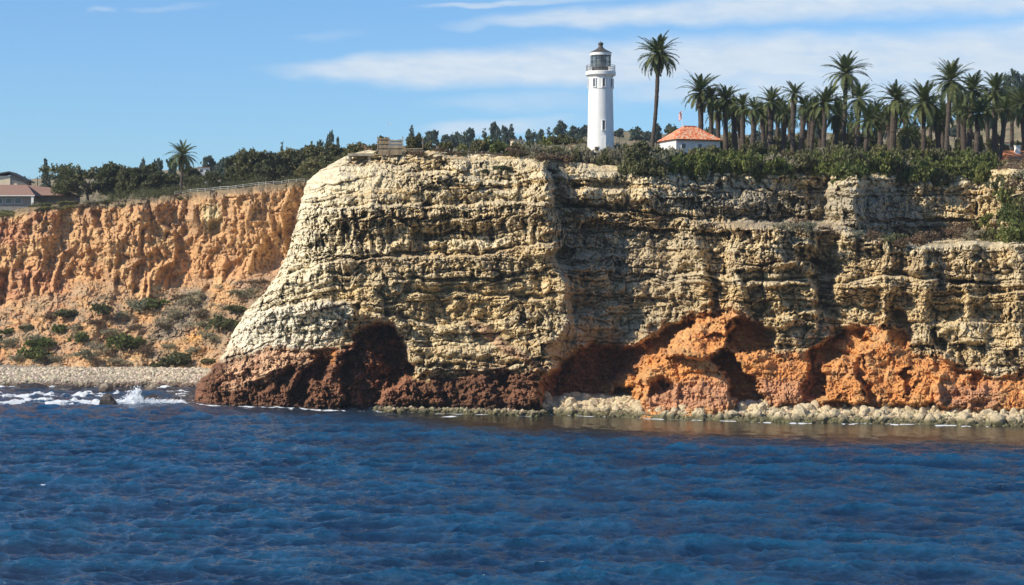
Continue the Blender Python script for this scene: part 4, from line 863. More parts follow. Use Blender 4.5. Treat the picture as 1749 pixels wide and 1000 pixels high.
FR = [[frond_mesh('frond', 1.0*4.3, d, 0, L_PALM, 900+i*5+j) for j in range(3)] for i, d in enumerate((.85, 1.25, 1.6))]
DF = [frond_mesh('dead_frond', 2.4, .5, 0, L_DEAD, 950+j, .07, 16, .3) for j in range(2)]
def palm(x, ytop, w_, bx, by, D_, label, group, nf=44, dead=6, skirt=1.0, base_z=None, L=None, thick=.42, bend=0):
    s = w_/FPX*D_/2/(3.15 if L is None and w_ < 76 else 3.75); nf = int(nf*1.5); zc = wz(ytop+.40*w_, D_); Xc = (x-CX)/FPX*D_; Xb = (bx-CX)/FPX*D_; zg = (ground(L or L1, bx, D_)-.3) if base_z is None else base_z; h = max(zc-zg, 1.5)
    t = thing('palm_tree', (Xb, D_, zg), label, 'palm tree', group); mb = MB(); n = max(14, int(h/.45)); pts = []; rad = []
    for i in range(n+1):
        u = i/n; e = Vector(((Xc-Xb)*(u**(1.0 if not bend else .8))+bend*math.sin(u*math.pi), 0, (h-.3)*u)); pts.append(e); z_up = (1-u)*h
        rad.append(thick*(1.15 if i == 0 else 1)*(1+.09*random.uniform(-1, 1))+(.30*s*math.exp(-((z_up-.9)/.8)**2)*skirt)+(.12*math.exp(-((z_up-2.4)/1.2)**2)))
    mb.tube(pts, rad, 11); put('trunk', mb.mesh('trunk', M_TRUNK), t); drop = random.uniform(108, 138); top_ = random.uniform(78, 88); wind = random.uniform(-.16, .16); nf = int(nf*random.uniform(.85, 1.1)); asy = random.uniform(0, 6.28)
    for i in range(nf):
        u = (i+.5)/nf; az = i*2.39996+random.uniform(-.25, .25); el = math.radians(top_-drop*u**1.05)+random.uniform(-.17, .17)+wind*math.cos(az)+.12*math.cos(2*az+asy); v = 0 if u < .33 else (1 if u < .7 else 2)
        o = put('frond', FR[v][random.randrange(3)], t, (Xc-Xb, 0, h-.25*u), 0, s*random.uniform(.80, 1.16)*(1 if u > .15 else .85)); o.rotation_euler = (random.uniform(-.3, .3), -el, az)
    for i in range(dead):
        o = put('dead_frond', DF[i % 2], t, (Xc-Xb, 0, h-.5), 0, s*random.uniform(.8, 1.1)); o.rotation_euler = (0, math.radians(random.uniform(50, 86)), i*2.39996+x)
    return t
G = 'palms of the grove right of the lighthouse'
palm(1124, 62, 77, 1111, 238, 424, 'tallest palm with long bare curved trunk, alone beside the lighthouse', None, 52, 4, .5, thick=.42, bend=.25)
palm(312, 242, 56, 309, 328, 575, 'single palm among the trees on the orange clifftop', None, 46, 8, L=L2, thick=.42)
P_ = [(1196, 133, 62, 1196, 'lean fronded palm behind the red tiled roof, first of the grove'), (1214, 150, 44, 1214, 'dark slim palm squeezed between the first and third grove palms'), (1240, 148, 54, 1240, 'dark full palm just right of the red tiled roof'), (1254, 168, 38, 1256, 'low palm half hidden right of the dark full palm'), (1268, 163, 40, 1268, 'short slim palm second left of the orange withered one'), (1288, 168, 42, 1281, 'short palm with orange withered fronds'),
      (1301, 176, 36, 1304, 'small palm between the withered one and the round headed one'), (1317, 154, 50, 1315, 'round headed palm with straight brown trunk, before the first gap'), (1340, 178, 38, 1340, 'small low palm deep in the gap of the grove'), (1357, 142, 44, 1354, 'tall narrow palm with tufted top over the reddish roof'), (1373, 164, 38, 1362, 'leaning palm tucked against the tall narrow tufted one'), (1392, 168, 40, 1383, 'low palm with bare pale trunk left of the wide spreading one'),
      (1410, 152, 58, 1406, 'wide spreading palm just left of the tallest grove palm'), (1444, 98, 68, 1437, 'tallest palm of the grove with a big domed head'), (1428, 178, 44, 1425, 'low palm under the left side of the tallest grove palm'), (1467, 144, 60, 1464, 'palm under the right shoulder of the tallest grove palm'), (1484, 184, 52, 1477, 'drooping low palm just right of the pair of tallest trunks'), (1506, 190, 38, 1500, 'small palm in front of the pale hill, left of the thick trunk'),
      (1530, 146, 58, 1522, 'palm with very thick dark trunk and ragged head'), (1548, 214, 36, 1546, 'stunted palm at hedge height beside the thick trunk'), (1564, 218, 34, 1561, 'second stunted palm at hedge height under the broad star headed palm'), (1578, 146, 72, 1578, 'broad star headed palm with long yellow green fronds'), (1600, 186, 46, 1605, 'lower palm between the star headed and the high arched palm'), (1624, 110, 70, 1614, 'high arched palm, second tallest of the grove'),
      (1645, 168, 46, 1647, 'dense palm on a dark trunk right of the high arched one'), (1661, 130, 60, 1652, 'upright palm behind the paired dark trunks'), (1672, 172, 54, 1667, 'lower star shaped palm with yellowish fronds before the brown hill'), (1701, 129, 62, 1698, 'tall palm with twin looking trunk before the brown hill'), (1716, 168, 44, 1706, 'lower palm against the brown hill beside the last tall one'), (1746, 152, 60, 1752, 'palm cut off by the right edge of the photo'), (1775, 160, 56, 1780, 'palm just beyond the last one in view')]
P2_ = [(1226, 172, 46), (1262, 184, 44), (1310, 182, 46), (1330, 168, 44), (1348, 180, 42), (1383, 176, 46), (1400, 184, 44), (1436, 172, 48), (1452, 192, 40), (1496, 176, 46), (1516, 184, 44), (1545, 174, 50), (1590, 164, 50), (1612, 174, 46), (1636, 156, 50), (1655, 178, 44), (1686, 160, 50), (1728, 158, 46)]
for q, (x, yt, w_, bx, lab) in enumerate(P_):
    if x > 1770: continue
    D_ = ((432, 446, 425, 455, 440, 428, 460)[q % 7] if q > 2 else 450)+random.uniform(-3, 3)
    palm(x, yt, w_, bx, 0, D_, lab, G, 42 if w_ > 50 else 34, 18 if 'wither' in lab else random.randint(5, 14), 1.0, thick=.72 if 'very thick' in lab else random.uniform(.46, .60), bend=random.uniform(-.2, .2))
x = 1150; i = 0                                # dark understorey between and behind the palm trunks
while x < 1760:
    D_ = random.uniform(470, 520); yt = random.uniform(216, 240) if x < 1700 else random.uniform(236, 250)
    kk = random.choice(['round', 'olivet', 'olivet', 'round'])
    tree(x, yt, random.uniform(24, 38), D_, kk, f"{'dark' if kk == 'round' else 'olive green'} bushy tree behind the palm trunks, {ordn(i)} counting right from the lighthouse", L1, 'bushy trees behind the palm trunks', 'bushy_tree'); i += 1; x += random.uniform(12, 24)
for q, (x, yt, w_) in enumerate(P2_):
    palm(x, yt, w_, x+random.uniform(-5, 5), 0, 476+(q % 5)*7, f'{ordn(q)} background palm, half hidden behind the front palms, counting right from the tiled roof', 'background palms of the grove', 30, 6, 1.0, thick=random.uniform(.42, .55), bend=random.uniform(-.3, .3))
# low scrub covering the clifftop ground: nobody could count it
tv = []; r_ = np.random.default_rng(77)
n = 26000; xs = r_.uniform(620, 1900, n); us = r_.random(n)**1.3*150+.5; XX, YY, ZZ, pc = L1
jj = np.clip(np.searchsorted(pc, xs), 0, len(pc)-1); P3 = np.zeros((n, 3))
for q in range(n): D_ = edgeD(xs[q])[0]+us[q]; P3[q] = ((xs[q]-CX)/FPX*D_, D_, np.interp(D_, YY[:, jj[q]], ZZ[:, jj[q]]))
P3 = P3[fbm(P3[:, 0]/6, P3[:, 1]/9, 3, 620) > -.15]; n = len(P3)
u = r_.normal(size=(n*3, 3)); u /= np.linalg.norm(u, axis=1)[:, None]; w_ = np.cross(u, r_.normal(size=(n*3, 3))); w_ /= np.linalg.norm(w_, axis=1)[:, None]; s = r_.uniform(.15, .42, (n*3, 1)); c = np.repeat(P3, 3, 0)+r_.normal(size=(n*3, 3))*[.3, .3, .12]+[0, 0, .15]
v = np.stack([c-u*s, c+w_*s*.6, c+u*s, c-w_*s*.6], 1).reshape(-1, 3); tone = np.repeat(r_.uniform(.6, 1.35, n*3), 4)[:, None]*np.array([1, 1, 1.])
me = mesh_np('ground_scrub', v, np.arange(n*12).reshape(-1, 4), tone, False); me.materials.append(L_BROWN); o = put('ground_scrub', me); tag(o, 'low dry brown scrub covering the clifftop ground', 'scrub', kind='stuff')
# ------------------------------------------------------------------ buildings and small things
M_WHITE = grain('white_paint', (.78, .77, .73), .07, .9, .6, .01, (2.2, 2.2, .22)); M_WHITE2 = grain('white_wall_plaster', (.66, .66, .64), .06, .5, .8, 0)
M_IRON = grain('dark_iron', (.05, .048, .045), .3, 3, .5); M_ROOFIRON = grain('lantern_roof_iron', (.075, .068, .06), .3, 2, .55); M_WIN = grain('window_pane_dark', (.05, .06, .07), .3, 1, .12, spec=.6)
M_TIMBER = grain('weathered_timber', (.36, .26, .16), .3, 4, .9, .02, rand=.25); M_CONC = grain('weathered_concrete', (.36, .31, .23), .3, 1.2, .95, .1)
M_CREAM = grain('cream_render', (.66, .56, .40), .06, .6, .9); M_GREYW = grain('grey_wall', (.24, .22, .20), .15, 1, .9); M_SHING = grain('brown_shingle', (.27, .165, .125), .2, 4, .9, .05, (1, 1, 3)); M_DSH = grain('dark_roof', (.055, .055, .06), .2, 3, .8)
m_, nt_, b_ = mat('lantern_glass', (.10, .13, .14), .05, .6); b_.inputs['Alpha'].default_value = .55; M_GLASS = m_
m_, nt_, b_ = mat('beacon_lens', (.42, .46, .44), .12, .8); M_LENS = m_
def at_px(x, D_, z=None, L=None): return Vector(((x-CX)/FPX*D_, D_, ground(L or L1, x, D_) if z is None else z))
# ---- lighthouse
LD = 410.; LZ = wz(252, LD); LH = thing('lighthouse', ((1026-CX)/FPX*LD, LD, LZ), 'tall round white lighthouse with dark lantern room on the clifftop', 'lighthouse')
pxm = FPX/LD
def up(y): return (252-y)/pxm
tw = MB().lathe([(0, -4), (2.72, -4), (2.68, 0), (2.62, up(232)), (2.44, up(155)), (2.42, up(134))], 64).mesh('tower', M_WHITE, True); tower = put('tower', tw, LH)
put('tower_band', MB().lathe([(2.42, up(153.5)), (2.50, up(153.2)), (2.50, up(151.8)), (2.42, up(151.5))], 64).mesh('tower_band', M_WHITE, True), LH)
put('cornice', MB().lathe([(2.41, up(134)), (2.55, up(131.5)), (2.85, up(130)), (3.02, up(129)), (3.02, up(123.6)), (2.9, up(122.8)), (0, up(122.8))], 64).mesh('cornice', M_WHITE, True), LH)
def lh_window(ang, yc, hh, ww, rt):
    a = math.radians(-90+ang); d = Vector((math.cos(a), math.sin(a), 0)); z0, z1 = up(yc+hh/2), up(yc-hh/2); zc = (z0+z1)/2; rz = a+math.pi/2
    t = put('window', MB().box((0, 0, 0), (ww, .10, z1-z0)).mesh('window', M_WIN), LH, d*(rt+.035)+Vector((0, 0, zc)), rz)
    fm = MB(); H_ = z1-z0; f = .13
    fm.box((0, -.04, H_/2+f/2), (ww+2*f+.1, .24, f)); fm.box((0, -.06, -H_/2-f/2), (ww+2*f+.2, .30, f)); [fm.box((s*(ww/2+f/2), -.04, 0), (f, .22, H_)) for s in (-1, 1)]
    put('frame', fm.mesh('frame', M_WHITE), t); put('glazing_bar', MB().box((0, -.07, 0), (.05, .05, H_)).box((0, -.07, 0), (ww, .045, .05)).mesh('glazing_bar', M_GREYW), t)
for ang in (-33, 12, 54, 99, 144, 189, 234, 282): lh_window(ang, 143, 14, .46, 2.42)
lh_window(11, 216, 16, .50, 2.56)
put('stair_bay', MB().add(*(lambda mb: (mb.V, mb.F))(MB().box((.47, -2.52, up(234)/2-.4), (.9, .35, up(234)+.8)))).mesh('stair_bay', M_WHITE), LH)
rl = MB()
for k in range(28): a = k*math.tau/28; rl.tube([(2.88*math.cos(a), 2.88*math.sin(a), up(123)), (2.88*math.cos(a), 2.88*math.sin(a), up(112.4))], .028, 5)
railing = put('gallery_railing', rl.mesh('gallery_railing', M_GREYW), LH)
for z in (112.4, 116, 119.5):
    pts = [(2.88*math.cos(k*math.tau/40), 2.88*math.sin(k*math.tau/40), up(z)) for k in range(41)]; put('rail', MB().tube(pts, .035, 5).mesh('rail', M_GREYW), railing)
lan = put('lantern_wall', MB().lathe([(2.02, up(123.4)), (2.02, up(117.5)), (2.10, up(117.3)), (2.10, up(116.6)), (1.9, up(116.6))], 48).mesh('lantern_wall', M_IRON, True), LH)
for k in range(12):
    a0 = math.tau*k/12; a1 = math.tau*(k+1)/12
    put('lantern_pane', MB().lathe([(1.97, up(116.5)), (1.97, up(95.6))], 3, a0, a1).mesh('lantern_pane', M_GLASS), LH)
for k in range(12):
    a0 = math.tau*k/12; put('mullion', MB().tube([(1.99*math.cos(a0), 1.99*math.sin(a0), up(116.6)), (1.99*math.cos(a0), 1.99*math.sin(a0), up(95.4))], .055, 5).mesh('mullion', M_IRON), LH)
put('glazing_ring', MB().lathe([(1.95, up(106.6)), (2.05, up(106.6)), (2.05, up(105.8)), (1.95, up(105.8))], 36).mesh('glazing_ring', M_IRON), LH)
put('lens', MB().lathe([(0, up(119)), (.5, up(119)), (.9, up(115)), (1.05, up(110)), (1.1, up(107)), (1.05, up(103)), (.85, up(99)), (.4, up(96.5)), (0, up(96.3))], 24).mesh('lens', M_LENS, True), LH)
put('lantern_core', MB().lathe([(1.45, up(123)), (1.45, up(117)), (0, up(117))], 24).mesh('lantern_core', M_IRON), LH)
put('eaves_band', MB().lathe([(1.9, up(95.8)), (2.12, up(95.6)), (2.16, up(90.6)), (2.05, up(90.3))], 48).mesh('eaves_band', M_WHITE, True), LH)
put('roof', MB().lathe([(2.22, up(90.7)), (2.22, up(90.2)), (1.5, up(87.2)), (.9, up(84.4)), (.55, up(82)), (.42, up(79.5)), (.40, up(77.5))], 40).mesh('roof', M_ROOFIRON, True), LH)
put('ball_vent', MB().lathe([(.40, up(77.6)), (.52, up(76.8)), (.56, up(75.5)), (.50, up(73.9)), (.3, up(72.8)), (.05, up(72.4)), (.03, up(70)), (0, up(70))], 24).mesh('ball_vent', M_ROOFIRON, True), LH)
put('gallery_box', MB().box((-2.15, -1.35, up(119.5)), (.7, .7, .8)).mesh('gallery_box', M_WHITE), LH); put('gallery_box', MB().box((1.75, -1.75, up(119.5)), (.6, .6, .9)).mesh('gallery_box', M_WHITE), LH)
# ---- tiled hip roof building
def roof_tile_mat(name, a_, b2, c_):
    m, nt, b = mat(name, rough=.85); at = nt.nodes.new('ShaderNodeAttribute'); at.attribute_name = 'Col'; nt.links.new(at.outputs['Color'], b.inputs['Base Color']); return m
M_TILE = roof_tile_mat('clay_tile', 0, 0, 0)
M_TERRA = grain('terracotta_bed', (.50, .20, .09), .2, 3, .9)
def hip_tiles(parent, w, d, h, rl_, ov=.45, pitch=.34, course=.42, pale=.28):      # curved clay tiles on the four faces of a hip roof
    W_, D2 = w/2+ov, d/2+ov; A = [Vector((-W_, -D2, 0)), Vector((W_, -D2, 0)), Vector((W_, D2, 0)), Vector((-W_, D2, 0))]; R1, R2 = Vector((-rl_/2, 0, h)), Vector((rl_/2, 0, h))
    base = MB().add(A+[R1, R2], [(0, 1, 5, 4), (1, 2, 5), (2, 3, 4, 5), (3, 0, 4), (3, 2, 1, 0)]); base = base.mesh('roof', M_TERRA); roof = put('roof', base, parent, (0, 0, 0)); V = []; F = []; Cc = []; rr = random.Random(3)
    for quad in ((A[0], A[1], R2, R1), (A[1], A[2], R2, R2), (A[2], A[3], R1, R2), (A[3], A[0], R1, R1)):
        e = (quad[1]-quad[0]); Lx = e.length; e = e.normalized(); nrm = e.cross((quad[3]-quad[0])).normalized(); u = nrm.cross(e).normalized(); Hh = (quad[3]-quad[0]).dot(u); xa = (quad[3]-quad[0]).dot(e); xb = (quad[2]-quad[0]).dot(e)
        r0 = 0; y = 0
        while y < Hh-.1:
            t = (y+course*.5)/Hh; x0 = xa*t; x1 = Lx+(xb-Lx)*t; x = x0+pitch/2
            while x < x1-pitch*.3:
                o = quad[0]+e*(x+rr.uniform(-.02, .02))+u*y+nrm*.05; k = len(V); j = rr.uniform(0, .03)
                for yy, rs in ((0, 1.0), (course*1.12, .82)):
                    for q in range(5): an = math.pi*q/4; V.append(o+u*yy+e*(math.cos(an)*pitch*.45*rs)+nrm*(math.sin(an)*.085*rs+(.035+j if yy == 0 else 0)))
                F += [(k+q, k+q+5, k+q+6, k+q+1) for q in range(4)]+[(k, k+1, k+2, k+3, k+4)]
                c = rr.choice([(.70, .20, .085), (.75, .27, .12), (.60, .14, .065), (.78, .38, .20)]) if rr.random() > pale else (.74, .52, .38)
                Cc += [c]*10; x += pitch
            y += course
    me = bpy.data.meshes.new('roof_tiles'); me.from_pydata([v[:] for v in V], [], F); me.materials.append(M_TILE); a = me.color_attributes.new('Col', 'FLOAT_COLOR', 'POINT'); arr = np.ones((len(V), 4), np.float32); arr[:, :3] = Cc; a.data.foreach_set('color', arr.ravel())
    tl = put('tile', me, roof); tl['kind'] = 'stuff'; return roof
BD = 436.; s_ = BD/FPX; ez = wz(242, BD); bz = ground(L1, 1178, BD)-.3; wallh = ez-bz
kb = thing('keepers_building', ((1178-CX)*s_, BD, bz), 'low white building with red clay tile hip roof beside the lighthouse', 'building', rz=math.radians(20)); bw = 10.2; 
put('wall', MB().box((0, 0, wallh/2), (bw, 8.5, wallh)).mesh('wall', M_WHITE2), kb)
rf = hip_tiles(kb, bw, 8.5, 3.05, 3.2); rf.location = (-1.2*0, 0, wallh+.02)
put('fascia', MB().box((0, -4.68, wallh-.10), (bw+.8, .08, .2)).mesh('fascia', M_SHING), kb)
for dx in (-3.4, 0.4, 3.6):
    wn = put('window', MB().box((dx, -4.27, wallh-1.35), (.9, .06, 1.0)).mesh('window', M_WIN), kb); put('frame', MB().box((dx, -4.28, wallh-.81), (1.1, .12, .08)).box((dx, -4.28, wallh-1.89), (1.1, .16, .08)).box((dx-.5, -4.28, wallh-1.35), (.08, .12, 1.0)).box((dx+.5, -4.28, wallh-1.35), (.08, .12, 1.0)).mesh('frame', M_WHITE), wn)
M_FLAG = mat('flag_red', (.62, .10, .08), .8)[0]; M_FLAGW = mat('flag_white', (.78, .78, .80), .8)[0]
fp = thing('flagpole', at_px(1165, 440), 'thin white flagpole with a limp red and white flag behind the tiled roof', 'flagpole'); zt = wz(188, 440)-fp.location.z
put('pole', MB().tube([(0, 0, 0), (0, 0, zt)], [.07, .035], 6).mesh('pole', M_WHITE), fp)
fl_ = put('flag', MB().box((-.05, 0, 0), (.02, .02, .02)).mesh('flag', M_FLAGW), fp)
for k in range(7):
    V = []; z0 = zt-.15-k*.24
    for i in range(6): V += [(-.05-i*.13, .10*math.sin(i*1.3+k*.3), z0-i*.13), (-.05-i*.13, .10*math.sin(i*1.3+k*.3+.3), z0-.24-i*.13)]
    put('stripe', MB().add(V, [(2*i, 2*i+1, 2*i+3, 2*i+2) for i in range(5)]).mesh('stripe', M_FLAG if k % 2 == 0 else M_FLAGW), fl_)
# ---- house with orange roof at the right edge
hz = wz(274, 440); gz = ground(L1, 1735, 440)-1
hr = thing('orange_roof_house', ((1748-CX)/FPX*440, 440, gz), 'house with orange roof and white chimney at the right end of the hedge', 'house', rz=math.radians(12))
put('wall', MB().box((0, 0, (hz-gz)/2), (9.5, 7, hz-gz)).mesh('wall', M_WHITE2), hr); M_OR = grain('orange_roof_clay', (.52, .19, .08), .25, 3, .85, .05)
H_ = hz-gz; put('roof', MB().add([(-5.3, -4.1, H_), (5.3, -4.1, H_), (5.3, 4.1, H_), (-5.3, 4.1, H_), (-4.9, 0, H_+2.0), (4.9, 0, H_+2.0)], [(0, 1, 5, 4), (2, 3, 4, 5), (3, 0, 4), (1, 2, 5), (3, 2, 1, 0)]).mesh('roof', M_OR), hr)
ch = put('chimney', MB().box((-2.0, -1.2, H_+1.9), (1.0, .9, 1.9)).mesh('chimney', M_WHITE), hr); put('cap', MB().box((-2.0, -1.2, H_+2.95), (1.2, 1.1, .18)).mesh('cap', M_WHITE2), ch)
# ---- houses on the cove clifftop
z1 = wz(337, 600); g1 = ground(L2, 20, 600)-2.5; hA = thing('brown_roof_house', ((2-CX)/FPX*600, 600, g1), 'low house with brown shingle hip roof and white corner post', 'house'); H_ = z1-g1
put('wall', MB().box((0, .4, H_/2), (20.5, 9, H_)).mesh('wall', M_GREYW), hA)
put('roof', MB().add([(-12, -5.6, H_+.2), (11.2, -5.6, H_+.2), (11.2, 6.6, H_+.2), (-12, 6.6, H_+.2), (-9, 0, H_+3.6), (7.6, 0, H_+3.6)], [(0, 1, 5, 4), (1, 2, 5), (2, 3, 4, 5), (3, 0, 4), (3, 2, 1, 0)]).mesh('roof', M_SHING), hA)
put('gutter', MB().box((-.4, -5.64, H_+.13), (23.2, .14, .22)).mesh('gutter', M_WHITE), hA); put('corner_post', MB().box((10.4, -5.2, H_/2), (.7, .5, H_)).mesh('corner_post', M_WHITE), hA)
put('chimney', MB().box((4.2, .6, H_+3.5), (.9, .8, 1.0)).mesh('chimney', M_CREAM), hA)
for dx in (-8, -5.2, -2.4, .4, 3.2, 6.0):
    wn = put('window', MB().box((dx, -4.14, H_-1.25), (1.9, .06, 1.5)).mesh('window', M_WIN), hA); put('frame', MB().box((dx, -4.16, H_-.46), (2.1, .1, .09)).box((dx, -4.16, H_-2.04), (2.1, .1, .09)).box((dx-1.0, -4.16, H_-1.25), (.09, .1, 1.5)).box((dx+1.0, -4.16, H_-1.25), (.09, .1, 1.5)).mesh('frame', M_WHITE2), wn)
hB = thing('brown_roof_wing', ((92-CX)/FPX*612, 612, g1), 'long dark brown roof wing between the low house and the cypress', 'house'); Hw = wz(336, 612)-g1
put('wall', MB().box((0, .5, Hw/2), (14, 7, Hw)).mesh('wall', M_GREYW), hB); put('roof', MB().add([(-8, -5, Hw+.1), (8, -5, Hw+.1), (8, 5, Hw+.1), (-8, 5, Hw+.1), (-8, 0, Hw+3.4), (1.0, 0, Hw+2.5)], [(0, 1, 5, 4), (1, 2, 5), (2, 3, 4, 5), (3, 0, 4), (3, 2, 1, 0)]).mesh('roof', M_SHING), hB)
hC = thing('cream_house', ((2-CX)/FPX*640, 640, g1), 'cream walled house with dark gabled roof, highest at the left edge', 'house', rz=0); Hc = wz(302, 640)-g1
put('wall', MB().box((-4, 0, Hc/2), (15.6, 8, Hc)).mesh('wall', M_CREAM), hC)
put('gable', MB().add([(3.8, -3.9, Hc-6), (8.6, -3.0, Hc-6), (8.6, -3.0, Hc-1.6), (3.8, -3.9, Hc+.6), (3.8, 3.9, Hc-6), (8.6, 3.9, Hc-6), (8.6, 3.9, Hc-1.6), (3.8, 3.9, Hc+.6)], [(0, 1, 2, 3), (1, 5, 6, 2), (5, 4, 7, 6), (3, 2, 6, 7), (0, 3, 7, 4)]).mesh('gable', M_GREYW), hC)  # gable shade put into its colour: grey on a cream house
put('roof', MB().add([(-12, -4.8, Hc-1.6), (3.6, -4.8, Hc+1.0), (9.4, -4.2, Hc-1.9), (9.4, 4.8, Hc-1.9), (3.6, 4.8, Hc+1.0), (-12, 4.8, Hc-1.6), (-12, -4.8, Hc-1.3), (3.6, -4.8, Hc+1.4), (9.4, -4.2, Hc-1.5), (9.4, 4.8, Hc-1.5), (3.6, 4.8, Hc+1.4), (-12, 4.8, Hc-1.3)],
    [(0, 1, 7, 6), (1, 2, 8, 7), (2, 3, 9, 8), (3, 4, 10, 9), (4, 5, 11, 10), (5, 0, 6, 11), (6, 7, 10, 11), (7, 8, 9, 10), (0, 5, 4, 1), (1, 4, 3, 2)]).mesh('roof', M_DSH), hC)
pl = thing('utility_pole', ((64-CX)/FPX*660, 660, g1), 'thin utility pole above the brown roofs', 'pole'); zt = wz(302, 660)-g1; put('mast', MB().tube([(0, 0, 0), (0, 0, zt)], .12, 6).mesh('mast', M_IRON), pl); put('crossarm', MB().box((0, 0, zt-.5), (1.4, .12, .14)).mesh('crossarm', M_IRON), pl)
for (x, y, w_, h_, D_, m, lab, L) in [(349, 294, 18, 12, 760, M_WHITE2, 'pale flat roofed building seen right of the cove palm', L2), (884, 243, 20, 4, 850, M_CREAM, 'long pale wall below the skyline trees left of the lighthouse', L1), (1710, 250, 14, 8, 600, M_CREAM, 'tiny cream building on the brown hill', L1)]:
    zt = wz(y-h_/2, D_); zg = min(ground(L, x, D_)-1, zt-2); s_ = D_/FPX; bd = thing('distant_building', ((x-CX)*s_, D_, zg), lab, 'building', rz=.15)
    put('wall', MB().box((0, 0, (zt-zg)/2), (w_*s_, 7, zt-zg)).mesh('wall', m), bd); put('roof', MB().box((0, 0, zt-zg+.15), (w_*s_+.6, 7.6, .3)).mesh('roof', M_SHING if m != M_OR else M_OR), bd)
    for k in (-.28, .28): put('window', MB().box((k*w_*s_, -3.53, zt-zg-1.1), (1.0, .06, .9)).mesh('window', M_WIN), bd)
# ---- timber fence on the headland
FD = 394.; s_ = FD/FPX; ft = thing('timber_fence', ((645-CX)*s_, FD, ground(L1, 662, FD)-.1), 'weathered timber board fence enclosure standing on top of the headland', 'fence'); fz = wz(256, FD)-ft.location.z
for x in (645, 664.5, 688, 722): put('post', MB().box(((x-645)*s_, 0, fz+1.15), (.16, .16, 2.9 if x != 664.5 else 2.6)).mesh('post', M_TIMBER), ft)
for x0, x1, zs in ((645, 664.5, (.35, 1.2, 2.0)), (664.5, 688, (.35, 1.1, 1.75)), (688, 722, (.2,))):
    for z in zs: put('rail', MB().box((((x0+x1)/2-645)*s_, -.12, fz+z), ((x1-x0)*s_-.17, .07, .12)).mesh('rail', M_TIMBER), ft)
for x0, x1, hh in ((646, 664, 2.3), (665.5, 687, 1.95)):
    x = x0+.7
    while x < x1:
        h2 = hh+random.uniform(-.12, .1); put('plank', MB().box(((x-645)*s_, .0, fz+h2/2-.5), (.135, .04, h2+1.0)).mesh('plank', M_TIMBER), ft); x += 1.42
sh = thing('concrete_shelter', (0, 0, 0), 'ruined concrete shelter slab with one post jutting from the headland top', 'shelter'); p = cliff_at(612, 262); q = cliff_at(636, 262); ym = min(p.y, q.y)-.4
put('slab', MB().box(((617-CX)/FPX*ym, ym+1.6, wz(264.5, ym)), (5.4, 4.0, .5)).mesh('slab', M_CONC), sh); put('post', MB().box(((631-CX)/FPX*ym, ym+.3, wz(274, ym)), (.45, .45, 1.9)).mesh('post', M_CONC), sh); put('side_wall', MB().box(((597-CX)/FPX*ym, ym+1.6, wz(271, ym)), (.4, 3.4, 1.1)).mesh('side_wall', M_CONC), sh)
# ---- white railing on the cove clifftop
rg = thing('clifftop_railing', (0, 0, 0), 'long white post and rail fence along the brow of the orange cliff', 'railing'); pr = None; M_RAIL = grain('faded_white_rail', (.55, .52, .47), .2, 3, .8)
for x in np.arange(298, 540, 13):
    j = int((x+240)/1.5); b0 = Vector((OX[0, j], OY[0, j]+1.2, OZ[0, j])); tp = b0+Vector((0, 0, .9)); put('post', MB().box((b0+tp)/2, (.14, .14, 1.2)).mesh('post', M_RAIL), rg)
    if pr:
        for dz in (0, -.45): put('rail', MB().tube([pr+Vector((0, -.1, dz)), tp+Vector((0, -.1, dz))], .05, 5).mesh('rail', M_RAIL), rg)
    pr = tp
# posts on the bare clifftop left of the lighthouse
fs = thing('wire_fence', (0, 0, 0), 'pale post fence on the clifftop left of the lighthouse', 'fence'); pr = None
for x in range(735, 900, 11):
    D_ = 425.; b0 = at_px(x, D_); tp = b0+Vector((0, 0, 1.3)); put('post', MB().box((b0+tp)/2, (.13, .13, 1.5)).mesh('post', M_RAIL), fs)
    if pr: put('wire', MB().tube([pr, tp], .02, 4).mesh('wire', M_GREYW), fs)
    pr = tp
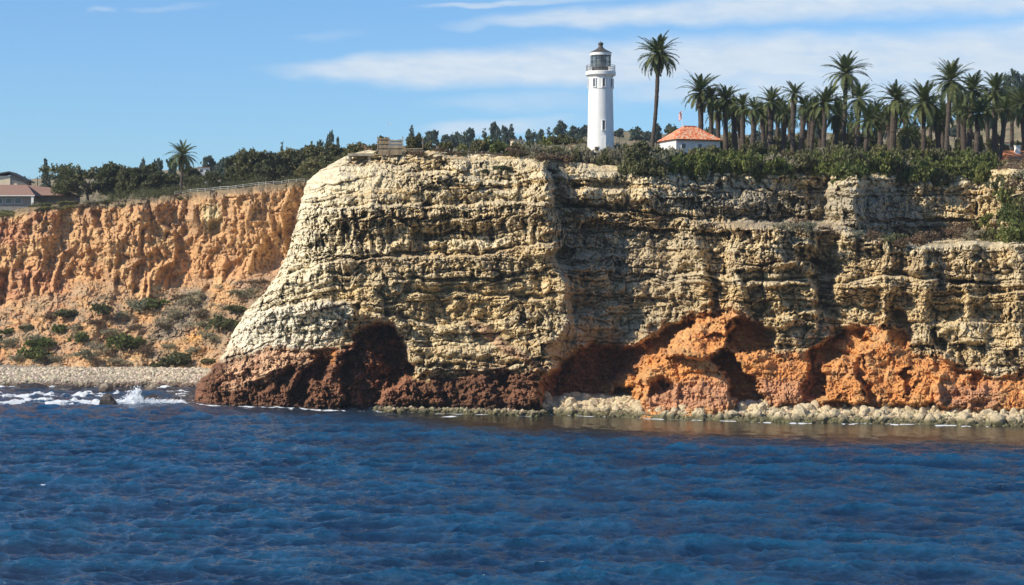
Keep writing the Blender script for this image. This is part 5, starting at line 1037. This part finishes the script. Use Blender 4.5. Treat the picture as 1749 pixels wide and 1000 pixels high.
# ---- gull
gl = thing('gull', ((665-CX)/FPX*380, 380, wz(212, 380)), 'white gull flying above the timber fence', 'bird', rz=.4)
M_GULL = mat('gull_feathers', (.82, .82, .82), .7)[0]; M_GG = mat('gull_wing_grey', (.45, .47, .50), .7)[0]; M_BEAK = mat('gull_beak', (.6, .4, .05), .5)[0]
put('body', MB().lathe([(0, -.26), (.05, -.24), (.10, -.12), (.115, 0), (.09, .12), (.065, .19), (.07, .24), (.04, .29), (0, .30)], 12).mesh('body', M_GULL, True), gl).rotation_euler = (math.pi/2, 0, 0)
put('beak', MB().tube([(0, -.29, 0), (0, -.36, -.01)], [.015, .004], 5).mesh('beak', M_BEAK), gl)
for s in (-1, 1): put('wing', MB().add([(s*.06, -.10, .03), (s*.06, .10, .03), (s*.34, .09, .20), (s*.34, -.12, .20), (s*.68, .04, .16), (s*.66, -.04, .16), (s*.06, 0, .055), (s*.34, -.02, .225), (s*.67, 0, .175)], [(0, 3, 7, 6), (6, 7, 2, 1), (3, 5, 8, 7), (7, 8, 4, 2), (0, 1, 2, 3), (3, 2, 4, 5)]).mesh('wing', M_GG), gl)
put('tail', MB().add([(-.04, .22, 0), (.04, .22, 0), (.08, .38, 0), (-.08, .38, 0), (-.04, .22, .02), (.04, .22, .02), (.08, .38, .01), (-.08, .38, .01)], [(0, 3, 2, 1), (4, 5, 6, 7), (0, 1, 5, 4), (2, 3, 7, 6), (1, 2, 6, 5), (3, 0, 4, 7)]).mesh('tail', M_GULL), gl)
# ---- haze over the whole place
bmh = MB().box((0, 900, 65), (5200, 6400, 190)); hz_ = put('haze', bmh.mesh('haze', M_WHITE)); hz_['kind'] = 'stuff'
mh = bpy.data.materials.new('haze_air'); mh.use_nodes = True; ntm = mh.node_tree; ntm.nodes.clear(); v_ = ntm.nodes.new('ShaderNodeVolumePrincipled'); v_.inputs['Density'].default_value = .00006; v_.inputs['Color'].default_value = (.82, .91, 1, 1); v_.inputs['Anisotropy'].default_value = .2
ntm.links.new(v_.outputs[0], ntm.nodes.new('ShaderNodeOutputMaterial').inputs['Volume']); hz_.data.materials[0] = mh
